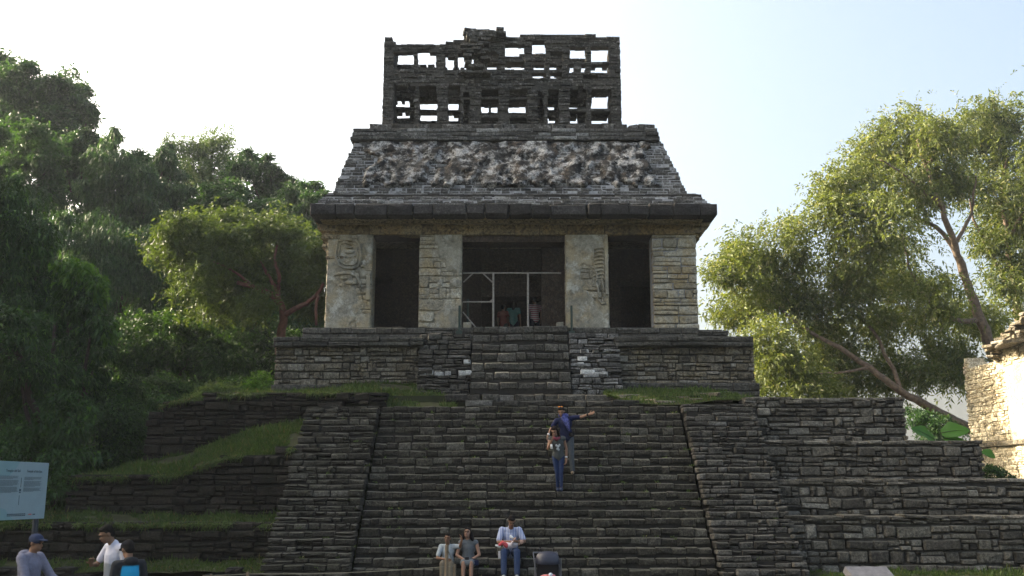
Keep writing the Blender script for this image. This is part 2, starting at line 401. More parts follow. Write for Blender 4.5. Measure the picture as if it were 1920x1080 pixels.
def crown(name, blobs, n, leaf, mat, parent, seed=0, clump=.22, nclump=60, shell=.55, droop=.25, spray=1, aspect=.42):
    P, Oc = crown_points(blobs, n // spray, clump, nclump, seed, shell)
    r = np.random.default_rng(seed + 5)
    if spray > 1:
        m = len(P); ax = unit(Oc * .6 + r.normal(size=(m, 3)) * .7 + np.array([0, 0, -.35])); SL = leaf * r.uniform(1.6, 3.0, m)
        side = unit(np.cross(ax, r.normal(size=(m, 3))))
        t = (np.arange(spray) + 1) / spray; sg = np.where(np.arange(spray) % 2, 1, -1)
        PP = P[:, None, :] + ax[:, None, :] * (SL[:, None] * t)[:, :, None]
        PP[:, :, 2] -= (SL[:, None] * t ** 2) * .25
        DD = ax[:, None, :] * .55 + side[:, None, :] * sg[None, :, None] * .8 + r.normal(size=(m, spray, 3)) * .2
        P = PP.reshape(-1, 3); D = unit(DD.reshape(-1, 3))
    else:
        D = unit(Oc * .5 + r.normal(size=P.shape) * .8 + np.array([0, 0, -.2]))
    n2 = len(P); L = leaf * r.uniform(.6, 1.4, n2)
    me = leaf_mesh(name, P, D, L, L * aspect, droop, seed)
    if parent is not None: me.transform(Matrix.Translation(-Vector(parent.location)))
    return link(name, me, mat, parent)
def limbs(name, base, paths, mat, parent, n=7, wob=.03):
    """paths: list of (points, r0, r1)"""
    mb = MB(); loc = Vector(parent.location)
    for pts, r0, r1 in paths:
        pts = [Vector(p) for p in pts]; out = []
        for i in range(len(pts) - 1):
            for t in (0, .25, .5, .75):
                p0 = pts[max(i - 1, 0)]; p1 = pts[i]; p2 = pts[i + 1]; p3 = pts[min(i + 2, len(pts) - 1)]
                q = .5 * ((2 * p1) + (p2 - p0) * t + (2 * p0 - 5 * p1 + 4 * p2 - p3) * t * t + (3 * p1 - p0 - 3 * p2 + p3) * t ** 3)
                j = wob * (p2 - p1).length if (i or t) else 0
                out.append(q + Vector((rng.uniform(-j, j), rng.uniform(-j, j), rng.uniform(-j, j) * .5)))
        out.append(pts[-1])
        m = len(out); rad = [r0 + (r1 - r0) * (i / (m - 1)) ** .8 for i in range(m)]
        mb.tube([p - loc for p in out], rad, n)
    return mb.build(name, mat, parent, True)
def B(px, py, Y, r, ry=None, rz=None, w=1.0):
    """blob from photo pixel and pixel radius at depth Y"""
    c = W(px, py, Y); s = Y * 1.02 / F * r
    return (tuple(c), (s, (ry or s), (s if rz is None else Y * 1.02 / F * rz)), w)
def grass_patch(name, label, rows, n, blade=.07, seed=0, base=True, kind_name='grass_bank'):
    """rows: front-to-back list of polylines with equal point counts; a soil sheet plus blades"""
    R = np.array([[tuple(p) for p in row] for row in rows], dtype=float); nv, nu = R.shape[:2]
    def S(u, v):
        x = u * (nu - 1); y = v * (nv - 1); i = np.clip(x.astype(int), 0, nu - 2); j = np.clip(y.astype(int), 0, nv - 2)
        fx = (x - i)[:, None]; fy = (y - j)[:, None]
        p = (R[j, i] * (1 - fx) + R[j, i + 1] * fx) * (1 - fy) + (R[j + 1, i] * (1 - fx) + R[j + 1, i + 1] * fx) * fy
        p[:, 2] += (fbm(p[:, 0] * 1.3 + 50, p[:, 1] * 1.3 + 50, 11) - .47) * .22
        return p
    gu, gv = 60, 16
    uu, vv = np.meshgrid(np.linspace(0, 1, gu), np.linspace(0, 1, gv)); V = S(uu.ravel(), vv.ravel())
    f = [(j * gu + i, j * gu + i + 1, (j + 1) * gu + i + 1, (j + 1) * gu + i) for j in range(gv - 1) for i in range(gu - 1)]
    tag(link(kind_name, mesh_np(kind_name, V, f, 4), M['grassland'], None, True), kind='structure')
    r = np.random.default_rng(seed); P = S(r.random(n), r.random(n))
    keep = fbm(P[:, 0] * .9 + 9, P[:, 1] * .9 + 9, 5) > .33; P = P[keep]; n = len(P)
    D = unit(r.normal(size=(n, 3)) * .45 + np.array([0, 0, 1]))
    P[:, 2] -= .01
    L = blade * r.uniform(.5, 1.5, n) * np.where(r.random(n) > .93, 2.2, 1.0) * (.6 + .9 * fbm(P[:, 0] * 2 + 3, P[:, 1] * 2 + 3, 8))
    me = leaf_mesh('grass', P, D, L, np.full(n, .012) + L * .08, 0, seed)
    return tag(link('grass', me, M['grass']), label, 'grass', None, 'stuff')
# ------------------------------------------------------------------ ground and hill
def sm(a, b, x):
    t = np.clip((x - a) / (b - a), 0, 1); return t * t * (3 - 2 * t)
def ground_z(x, y):
    x = np.asarray(x, float); y = np.asarray(y, float)
    h = 17 * sm(33, 62, y) * sm(3, -17, x)
    h = h + 17 * sm(-21, -33, x) * sm(4, 20, y) * sm(47, 37, y) + 6 * sm(-21, -33, x) * sm(4, 24, y) * sm(64, 46, y)  # left rise, largely out of view, shaped to shade the pyramid
    h = h + .46 * sm(5.8, 6.8, x) * sm(20.5, 22.6, y) * sm(60, 40, y)
    h = h + 1.6 * sm(13, 16, x) * sm(25, 29, y) * sm(80, 60, y)
    h = h + (fbm(x * .12 + 200, y * .12 + 200, 3) - .47) * 1.4 * sm(26, 45, y) * sm(250, 120, np.abs(x) + y)
    h = h + (fbm(x * .9 + 200, y * .9 + 200, 4) - .47) * .08
    return h
s_ = np.linspace(-1, 1, 181); gx = 60 * np.sinh(s_ * 4.0) / np.sinh(4.0) * 0 + np.sign(s_) * (np.abs(s_) * 75 + np.abs(s_) ** 9 * 520)
t_ = np.linspace(-.28, 1, 171); gy = np.sign(t_) * (np.abs(t_) * 105 + np.abs(t_) ** 9 * 520)
XX, YY = np.meshgrid(gx, gy); ZZ = ground_z(XX, YY)
nx_, ny_ = len(gx), len(gy)
gf = (np.arange(ny_ - 1)[:, None] * nx_ + np.arange(nx_ - 1)[None, :]).ravel()
gme = mesh_np('ground', np.stack([XX, YY, ZZ], -1).reshape(-1, 3), np.stack([gf, gf + 1, gf + 1 + nx_, gf + nx_], 1), 4)
tag(link('ground', gme, M['soil'], None, True), kind='structure')

# ------------------------------------------------------------------ great staircase
SX0, SX1, SY0, RISE, RUN, NST = -3.52, 4.52, 22.24, .2065, .230, 22
X_, Y_ = Vector((1, 0, 0)), Vector((0, 1, 0))
def stairs(name, label, x0, x1, y0, z0, rise, run, n, back, mat, n_single, w=(.2, .5), low=.68):
    t = empty(name, label, 'staircase', ((x0 + x1) / 2, y0, z0)); st = []; mb = MB(); lo = Vector(t.location)
    for i in range(n):
        z = z0 + i * rise; y = y0 + i * run
        if i: mb.add([(x0 - lo.x, y + .05 - lo.y, z - .02 - lo.z), (x1 - lo.x, y + .05 - lo.y, z - .02 - lo.z), (x1 - lo.x, back - lo.y, z - .02 - lo.z), (x0 - lo.x, back - lo.y, z - .02 - lo.z)], [(0, 1, 2, 3)])
        mb.add([(x0 - lo.x, y + .05 - lo.y, z - .02 - lo.z), (x1 - lo.x, y + .05 - lo.y, z - .02 - lo.z), (x1 - lo.x, y + .05 - lo.y, z + rise - .02 - lo.z), (x0 - lo.x, y + .05 - lo.y, z + rise - .02 - lo.z)], [(0, 1, 2, 3)])
        sag = rng.uniform(-.012, .012)
        u = x0
        while u < x1 - .02:
            ww = rng.uniform(*w)
            if u + ww > x1 - w[0] * .7: ww = x1 - u
            two = rng.random() < low
            hh = rise * (rng.uniform(.58, .72) if two else rng.uniform(.86, .97)) + rng.uniform(-.012, .012)
            zt = z + rise + sag + rng.uniform(-.016, .012)
            j = rng.uniform(-.035, .03)
            st.append((Vector((u + ww / 2, y + .17 + j, zt - hh / 2)), X_, Y_, (ww - rng.uniform(.006, .018), .34, hh), (rng.uniform(-.04, .04), rng.uniform(-.02, .02), rng.uniform(-.05, .05))))
            if two:
                h2 = zt - hh - z - .01; u2 = u
                while u2 < u + ww - .05:
                    w2 = min(rng.uniform(.15, .4), u + ww - u2)
                    if u + ww - u2 - w2 < .1: w2 = u + ww - u2
                    st.append((Vector((u2 + w2 / 2, y + .235 + rng.uniform(0, .04), z + h2 / 2)), X_, Y_, (w2 - .02, .3, h2 - .008), (0, 0, 0)))
                    u2 += w2
            u += ww
    mb.build('core', M['mortar'], t)
    place_stones(t, st, mat, n_single, fam='worn'); return t
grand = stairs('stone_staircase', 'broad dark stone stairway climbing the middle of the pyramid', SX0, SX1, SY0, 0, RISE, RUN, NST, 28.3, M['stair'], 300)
# two extra worn steps at the head of the stairs
zt = NST * RISE
head = empty('stair_landing', 'pale worn landing stones at the top of the long stairway', 'landing', (1.0, 27.4, zt))
st = []
for (y, z, a, b_, hh) in ((27.36, zt, -1.3, 3.0, .17), (27.75, zt + .16, -1.9, 2.9, .22)):
    u = a
    while u < b_:
        w_ = rng.uniform(.25, .8); st.append((Vector((u + w_ / 2, y + .4 + rng.uniform(-.06, .06), z + hh / 2 + rng.uniform(-.02, .02))), X_, Y_, (w_ - .02, .8, hh), (rng.uniform(-.03, .03), rng.uniform(-.03, .03), rng.uniform(-.08, .08)))); u += w_
place_stones(head, st, M['ramp'], 60)
MB().box(-2.2, 1.7, .35, 2.0, -.3, .22).build('core', M['greymortar'], head)

# ------------------------------------------------------------------ side ramps of the great staircase
def ramp_thing(name, label, x0, x1, y0, z0, y1, z1, mat, n_single, course=(.11, .19), width=(.18, .55), flare=0.0, cat='ramp'):
    t = empty(name, label, cat, ((x0 + x1) / 2, y0, z0))
    L = x1 - x0
    st, core = masonry((x0, y0, z0), X_, Y_, L, z1 - z0, None, course, width, .44, (-.07, .08), .018, (y1 - y0) / (z1 - z0), .05, .12, thick=1.0, core_inset=.12, rubble=.25, vary=.2, end_in=.09)
    # the cheek that faces the steps
    core.v = [tuple(Vector(v) - Vector(t.location)) for v in core.v]; core.build('core', M['mortar'], t)
    place_stones(t, st, mat, n_single, fam='worn')
    return t
ramp_thing('stair_ramp', 'sloping stone ramp along the left edge of the great stairs, mossy and dark', -5.5, SX0 - .03, 21.85, 0, 26.85, 4.52, M['stair'], 230)
ramp_thing('stair_ramp', 'sloping grey stone ramp along the right edge of the great stairs', SX1 + .03, 6.45, 21.85, .0, 26.85, 4.58, M['ramp'], 230)

# ------------------------------------------------------------------ terrace walls
def terrace(label, x0, x1, y, z0, z1, mat, n_single=260, top=None, bottom=None, course=(.2, .34), width=(.2, .62), hole=None, depth_back=9.0, mortar='greymortar', jut=(-.04, .05), setback=.06, split=.22, back_fill=True, cap=True):
    t = empty('terrace_wall', label, 'stone wall', (x0, y, z0))
    def inside(u, v):
        x = x0 + u; z = z0 + v
        if top is not None and z > top(x): return False
        if bottom is not None and z < bottom(x) - .45: return False
        if hole is not None and hole(x, z): return False
        return True
    st, core = masonry((x0, y, z0), X_, Y_, x1 - x0, z1 - z0, inside, course, width, .40, jut, .020, setback, .05, split, vary=.22, thick=.9, core_inset=.13, rubble=.6)
    lo = Vector(t.location); core.v = [tuple(Vector(v) - lo) for v in core.v]; core.build('core', M[mortar], t)
    if back_fill:
        zf = z1 - .03 if top is None else min(top(x0 + .01), top(x1 - .01)) - .05
        MB().box(0.02, x1 - x0 - .06, .7, depth_back, -.5, zf - z0).build('rubble_fill', M['grassland'] if False else mat, t)
    if cap and top is None:     # flat stones along the rim
        u = x0
        while u < x1 - .1:
            w_ = min(rng.uniform(.3, .8), x1 - u); st.append((Vector((u + w_ / 2, y + .06 + .3 + rng.uniform(-.03, .03), z1 + rng.uniform(-.01, .03))), X_, Y_, (w_ - .015, .62, .09), (rng.uniform(-.02, .02), rng.uniform(-.03, .03), 0))); u += w_
    place_stones(t, st, mat, n_single, fam='worn'); return t
terrace('topmost stepped wall on the right side of the pyramid, beside the stair head', 6.3, 10.65, 27.0, 3.5, 4.72, M['terrace'])
terrace('second stepped wall from the top on the right flank', 6.35, 12.05, 25.75, 2.45, 3.5, M['terrace'])
terrace('third stepped wall from the top on the right flank, running out of frame', 6.4, 13.9, 24.65, 1.6, 2.52, M['terrace'])
terrace('lowest and longest stepped wall on the right flank, rising from the lawn', 6.3, 15.2, 23.6, .3, 1.68, M['terrace'])
# left side, ruined and mossy
def lerp_fn(pts):
    xs = [p[0] for p in pts]; zs = [p[1] for p in pts]
    return lambda x: float(np.interp(x, xs, zs))
l1_top = lerp_fn([(W(275, 0, 27.2).x, W(0, 800, 27.2).z), (W(325, 0, 27.2).x, W(0, 772, 27.2).z), (W(380, 0, 27.2).x, W(0, 752, 27.2).z), (W(430, 0, 27.2).x, W(0, 741, 27.2).z), (W(600, 0, 27.2).x, W(0, 738, 27.2).z), (W(722, 0, 27.2).x, W(0, 735, 27.2).z)])
l1_bot = lerp_fn([(-9.95, W(0, 868, 27.2).z), (W(430, 0, 27.2).x, W(0, 820, 27.2).z), (W(575, 0, 27.2).x, W(0, 795, 27.2).z), (-5.2, 4.42), (-3.4, 4.42)])
n0, n1 = W(640, 770, 27.2), W(672, 753, 27.2)
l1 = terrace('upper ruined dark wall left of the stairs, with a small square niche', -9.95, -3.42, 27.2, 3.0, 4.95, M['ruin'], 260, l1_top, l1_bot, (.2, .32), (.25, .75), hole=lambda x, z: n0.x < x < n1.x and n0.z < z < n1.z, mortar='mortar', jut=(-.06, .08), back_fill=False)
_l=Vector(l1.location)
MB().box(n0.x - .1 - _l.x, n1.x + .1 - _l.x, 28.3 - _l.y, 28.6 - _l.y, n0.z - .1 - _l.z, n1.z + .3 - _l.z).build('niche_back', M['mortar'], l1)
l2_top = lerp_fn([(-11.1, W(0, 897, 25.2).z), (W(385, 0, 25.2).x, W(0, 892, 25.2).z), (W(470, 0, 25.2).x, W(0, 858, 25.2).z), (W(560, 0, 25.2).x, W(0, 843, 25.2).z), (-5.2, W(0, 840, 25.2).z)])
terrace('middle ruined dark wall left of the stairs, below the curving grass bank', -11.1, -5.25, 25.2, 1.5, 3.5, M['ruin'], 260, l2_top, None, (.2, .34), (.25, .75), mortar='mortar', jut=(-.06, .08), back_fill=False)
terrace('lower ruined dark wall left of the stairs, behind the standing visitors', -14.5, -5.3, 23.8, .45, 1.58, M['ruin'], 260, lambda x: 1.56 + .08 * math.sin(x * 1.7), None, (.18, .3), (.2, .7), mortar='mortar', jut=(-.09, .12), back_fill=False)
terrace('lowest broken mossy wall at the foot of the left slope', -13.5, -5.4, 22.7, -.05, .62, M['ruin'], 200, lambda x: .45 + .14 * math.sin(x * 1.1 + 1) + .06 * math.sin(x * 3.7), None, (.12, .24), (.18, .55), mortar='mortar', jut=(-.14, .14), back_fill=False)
# earth body of the pyramid behind its facing
tag(MB().box(-5.6, 6.5, 27.9, 39.5, -.5, 4.9).box(-9.6, -3.2, 28.0, 39, -.5, 4.55).box(-10.7, -5.3, 26.0, 38, -.5, 2.5).box(-14.3, -5.4, 24.6, 37, -.5, 1.4).box(-5.4, 6.4, 24.4, 28, -.5, 1.5).box(-5.4, 6.4, 26, 28.2, -.5, 3.2).build('terrain_mound', M['soil']), kind='structure')

# ------------------------------------------------------------------ grass banks
def px_row(pts, n=24):
    """polyline through (px, py, Y) points, resampled"""
    P3 = np.array([tuple(W(*p)) for p in pts]); s = np.linspace(0, 1, len(pts)); q = np.linspace(0, 1, n)
    return [tuple(np.interp(q, s, P3[:, k]) for k in range(3))[i] for i in range(0)] or [Vector([np.interp(t, s, P3[:, k]) for k in range(3)]) for t in q]
gA = grass_patch('grass', 'short green grass on the bank between the temple base and the left stair head',
    [px_row([(430, 746, 27.4), (520, 742, 27.4), (640, 740, 27.4), (715, 742, 27.4), (728, 766, 27.35), (790, 771, 27.35), (860, 768, 27.35)]),
     px_row([(440, 738, 28.4), (520, 736, 28.4), (640, 731, 28.4), (720, 730, 28.4), (760, 738, 28.3), (800, 745, 28.2), (842, 746, 28.2)]),
     px_row([(480, 741, 29.6), (540, 735, 29.6), (640, 726, 29.6), (710, 722, 29.5), (745, 720, 29.4), (775, 722, 29.2), (812, 738, 28.8)])], 42000, .06, 1)
gB = grass_patch('grass', 'short green grass on the bank right of the stair head, below the temple base',
    [px_row([(1140, 744, 27.5), (1200, 757, 27.3), (1275, 757, 27.2), (1340, 750, 27.3), (1410, 748, 27.4)]),
     px_row([(1130, 737, 28.3), (1200, 738, 28.3), (1275, 738, 28.3), (1340, 742, 28.3), (1410, 747, 28.3)]),
     px_row([(1150, 733, 29.3), (1200, 728, 29.4), (1275, 729, 29.4), (1340, 736, 29.4), (1415, 745, 29.4)])], 20000, .06, 2)
gC = grass_patch('grass', 'mown grass bank curving down between the upper and middle walls on the left',
    [px_row([(136, 898, 25.5), (260, 894, 25.5), (385, 888, 25.5), (470, 855, 25.5), (520, 848, 25.5), (578, 842, 25.5)]),
     px_row([(200, 890, 26.3), (270, 880, 26.3), (380, 858, 26.3), (460, 830, 26.3), (520, 816, 26.3), (580, 812, 26.3)]),
     px_row([(225, 884, 27.3), (275, 868, 27.3), (370, 842, 27.3), (450, 812, 27.3), (520, 797, 27.3), (590, 786, 27.3)])], 42000, .07, 3)
gD = grass_patch('grass', 'grass strip on the ledge between the middle and lower walls on the left',
    [[Vector((x, 23.95, 1.46)) for x in np.linspace(-14.4, -5.35, 12)], [Vector((x, 24.5, 1.58)) for x in np.linspace(-14.4, -5.35, 12)], [Vector((x, 25.4, 1.74 + .05 * math.sin(x))) for x in np.linspace(-14.4, -5.35, 12)]], 26000, .07, 4)
gE = grass_patch('grass', 'thin grass and moss on the broken ledge at the foot of the left slope',
    [[Vector((x, 22.95, .5)) for x in np.linspace(-14, -5.4, 12)], [Vector((x, 23.85, .72)) for x in np.linspace(-14, -5.4, 12)]], 10000, .06, 5)
def rim_grass(label, pts, n, seed, L=.12):
    P3 = np.array([tuple(p) for p in pts]); r = np.random.default_rng(seed); q = r.random(n); ss = np.linspace(0, 1, len(pts))
    P = np.stack([np.interp(q, ss, P3[:, k]) for k in range(3)], 1) + np.stack([r.normal(size=n) * .03, r.uniform(-.06, .22, n), r.normal(size=n) * .02], 1)
    keep = fbm(P[:, 0] * 1.7 + 31, P[:, 2] * 1.7 + 31, seed + 2) > .42; P = P[keep]; n = len(P)
    D = unit(r.normal(size=(n, 3)) * .5 + np.array([0, -.5, .45])); ln = L * r.uniform(.4, 1.5, n)
    tag(link('grass', leaf_mesh('grass', P, D, ln, np.full(n, .012) + ln * .07, .45, seed), M['grass']), label, 'grass', None, 'stuff')
rim_grass('ragged grass overhanging the rim of the upper left wall', [V3 + Vector((0, 0, -.02)) for V3 in [Vector((x, 27.25, l1_top(x))) for x in np.linspace(-9.6, -4.0, 30)]], 5000, 71)
rim_grass('ragged grass overhanging the rim of the middle left wall', [Vector((x, 25.25, l2_top(x) - .03)) for x in np.linspace(-11, -5.5, 40)], 7000, 72)
rim_grass('ragged grass overhanging the rim of the lower left wall', [Vector((x, 23.85, 1.5)) for x in np.linspace(-14, -5.5, 30)], 8000, 73)
# small weeds rooted in the joints of the steps and ramps
r_ = np.random.default_rng(80); wp_ = []; wd_ = []
for i in range(150):
    k_ = r_.integers(0, NST); x = r_.uniform(-5.3, 6.3); y = SY0 + k_ * RUN + r_.uniform(.02, .2) - (.30 if (x < SX0 or x > SX1) else 0); z = (k_ + 1) * RISE + .01
    m_ = r_.integers(5, 14); wp_.append(np.array([x, y, z]) + r_.normal(size=(m_, 3)) * [.03, .02, .004]); wd_.append(unit(r_.normal(size=(m_, 3)) * .7 + [0, -.25, .8]))
wp_ = np.vstack(wp_); wd_ = np.vstack(wd_)
tag(link('weeds', leaf_mesh('weeds', wp_, wd_, .075 * r_.uniform(.5, 1.5, len(wp_)), .024, .25, 81), M['grass']), 'tiny weeds rooted in the joints of the steps', 'weeds', None, 'stuff')
def flat_grass(label, x0, x1, y0, y1, n, seed, dz=.0):
    xs = np.linspace(x0, x1, 14); rows = []
    for y in np.linspace(y0, y1, 5): rows.append([Vector((x, y, float(ground_z(x, y)) + .02 + dz)) for x in xs])
    return grass_patch('grass', label, rows, n, .06, seed, kind_name='lawn')
flat_grass('green lawn at the foot of the lowest right wall', 6.5, 15, 18.5, 23.7, 40000, 6)
flat_grass('dark lawn in front of the left ruined walls', -14, -5.6, 17.5, 22.7, 40000, 7)
gb = bpy.data.objects.get('grass_bank.003')
for i, (px, py, s) in enumerate([(1165, 749, .5), (1185, 744, .4), (1215, 753, .45), (1245, 756, .6), (1300, 752, .55), (1330, 741, .6), (1280, 748, .35), (1355, 752, .5), (1205, 747, .3)]):
    p = W(px, py, 27.45 + (757 - py) * .05)
    st_o = bpy.data.objects.new('flat_stone', stone_me(2.4, i % 5, M['platform'])); COL.objects.link(st_o)
    st_o.location = p + Vector((0, 0, .02)); st_o.scale = (s / 2.4, .3, .10); st_o.rotation_euler = (.12, 0, rng.uniform(-.5, .5))
    tag(st_o, 'pale flat stone bedded in the grass right of the stair head', 'stone', 'flat stones in the grass by the stair head')

# ------------------------------------------------------------------ temple platform
pf = empty('temple_platform', 'two-tier weathered stone platform carrying the temple', 'platform', (0, 29.4, 5.0)); plo = Vector(pf.location)
xl, xr = W(514, 690, 29.4).x, W(1416, 690, 29.4).x
xa, xb = W(782, 690, 29.4).x, W(1165, 690, 29.4).x
def face(x0, x1, y, z0, z1, **k):
    st, core = masonry((x0, y, z0), X_, Y_, x1 - x0, z1 - z0, None, **k); return st, core
sts = []; cores = MB()
for (a, b_, y, z0, z1, kw) in ((xl, xa + .1, 29.42, 5.3, 6.5, dict(course=(.2, .34), width=(.2, .6), split=.2, rubble=.6, core_inset=.1)), (xb - .1, xr, 29.42, 5.3, 6.5, dict(course=(.2, .34), width=(.2, .6), split=.2, rubble=.6, core_inset=.1))):
    s, c = face(a, b_, y, z0, z1, jut=(-.03, .05), depth=.4, setback=.02, tilt=.04, vary=.2, **kw); sts += s; cores.add(c.v, c.f)
place_stones(pf, sts, M['platform'], 170); sts = []
for (a, b_, y, z0, z1, kw) in ((xl - .06, xa + .1, 29.28, 4.9, 5.36, dict(course=(.2, .28), width=(.3, .8))), (xb - .1, xr + .08, 29.28, 4.9, 5.42, dict(course=(.2, .28), width=(.3, .8))),
                      (W(512, 640, 29.2).x, xa + .2, 29.2, 6.49, 6.77, dict(course=(.13, .15), width=(.4, 1.1))), (xb - .2, W(1414, 640, 29.2).x, 29.2, 6.49, 6.79, dict(course=(.13, .16), width=(.4, 1.1))),
                      (W(566, 620, 30.1).x, W(1310, 620, 30.1).x, 30.1, 6.77, 7.2, dict(course=(.18, .23), width=(.25, .9))), (W(1310, 620, 30.1).x, W(1366, 620, 30.1).x, 30.1, 6.77, 7.1, dict(course=(.16, .2), width=(.25, .6)))):
    s, c = face(a, b_, y, z0, z1, jut=(-.03, .04), depth=.45, setback=.0, tilt=.025, vary=.12, **kw); sts += s; cores.add(c.v, c.f)
place_stones(pf, sts, M['ledge'], 120)
cores.box(xl + .1, xr - .1, 29.8, 39.5, 4.5, 6.74).box(-6.35, 6.5, 30.4, 39.2, 6.5, 7.17)
cores.v = [tuple(Vector(v) - plo) for v in cores.v]; cores.build('core', M['greymortar'], pf)
ux0, ux1 = W(884, 680, 29).x, W(1068, 680, 29).x
stairs('stone_staircase', 'short upper stone stairway leading to the central temple door', ux0, ux1, 28.33, 5.02, .311, .25, 7, 31.0, M['ledge'], 150, (.2, .6), .95)
ramp_thing('stair_ramp', 'short sloping stone block on the left of the upper stairway, white patched base', W(780, 700, 28.6).x, ux0 - .02, 28.45, 4.95, 29.65, 6.92, M['ramp'], 110, (.12, .2), (.2, .5))
ramp_thing('stair_ramp', 'short sloping stone block on the right of the upper stairway, spotted with white lichen', ux1 + .02, W(1168, 700, 28.6).x, 28.45, 4.95, 29.65, 6.95, M['roofstone'], 110, (.12, .2), (.2, .5))
for (px, py, s_, own) in ((793, 699, .22, 0), (806, 699, .2, 0), (823, 702, .28, 0), (840, 701, .18, 0), (866, 700, .2, 0), (878, 699, .18, 0), (876, 679, .2, 0), (1096, 659, .26, 1), (1117, 659, .2, 1), (1138, 658, .26, 1), (1092, 673, .28, 1), (1102, 698, .42, 1), (1122, 702, .26, 1), (1134, 702, .18, 1), (1088, 684, .2, 1)):
    own_ = bpy.data.objects['stair_ramp.002' if own == 0 else 'stair_ramp.003']
    f_ = (735 - py) / 103; p = W(px, py, 28.45 + 1.2 * f_ - .05)
    o = bpy.data.objects.new('whitened_stone', stone_me(1.6, rng.randrange(6), M['lime'], 'worn')); COL.objects.link(o); o.parent = own_
    o.location = p + Vector((0, .10, 0)) - Vector(own_.location); o.scale = (s_ / 1.6, .3, rng.uniform(.11, .15))
# ------------------------------------------------------------------ temple
T0 = Vector((0, 31, 7.2))
tp = empty('temple', 'ruined pale stone temple with three dark doorways and a pierced roof comb', 'temple', T0)
FZ = 7.2; WY = 31.0
TX0, TX1 = W(611, 560, WY).x, W(1308, 560, WY).x
def wx(px, Y=WY, py=530): return W(px, py, Y).x
ZL = W(960, 440, WY).z; ZC_ = W(960, 420, WY).z
def local(mb): mb.v = [tuple(Vector(v) - T0) for v in mb.v]; return mb
def field(name, x0, x1, z0, z1, y, disp, mat, parent, res=.03, setback=0.0, xt=None):
    """a displaced front surface with closed sides; disp(X, Z) -> metres towards the viewer"""
    nx, nz = int((x1 - x0) / res) + 2, int((z1 - z0) / res) + 2
    a, b = np.meshgrid(np.linspace(0, 1, nx), np.linspace(0, 1, nz)); Z = z0 + b * (z1 - z0)
    X0 = x0 + (0 if xt is None else (xt[0] - x0)) * b; X1 = x1 + (0 if xt is None else (xt[1] - x1)) * b
    X = X0 + a * (X1 - X0); d = disp(X, Z); rim = np.minimum(np.minimum(a, 1 - a) * nx, np.minimum(b, 1 - b) * nz); edge = rim < .5
    Yv = y + setback * (Z - z0) - np.where(edge, -.12, d)
    V = np.stack([X, Yv, Z], -1).reshape(-1, 3) - np.array(T0)
    f = (np.arange(nz - 1)[:, None] * nx + np.arange(nx - 1)[None, :]).ravel()
    return link(name, mesh_np(name, V, np.stack([f, f + 1, f + 1 + nx, f + nx], 1), 4), mat, parent, True)
def rough(seed, k):
    def g(X, Z):
        n = fbm(X * 1.1 + 100, Z * .8 + 100, seed, 5); n3 = fbm(X * 7 + 50, Z * 7 + 50, seed + 9, 3); p = vnoise2(X * 1.6 + 77, Z * 1.6 + 77, seed + 40)
        cut = (.62, .47, .50)[k] - (.10 if k == 0 else 0) * np.clip(1 - (Z - FZ) / 1.3, 0, 1)
        lost = np.clip((n - cut) * 22, 0, 1)         # where the plaster has fallen off the blocks
        return .035 + (n3 - .45) * .035 + (p - .5) * .02 - lost * .085
    return g
piers = [(611, 697, 'left corner pier with a carved oval medallion'), (785, 866, 'left middle pier with flaking plaster'), (1060, 1142, 'right middle pier with feathery carving'), (1225, 1308, 'right corner pier of bare squared blocks')]
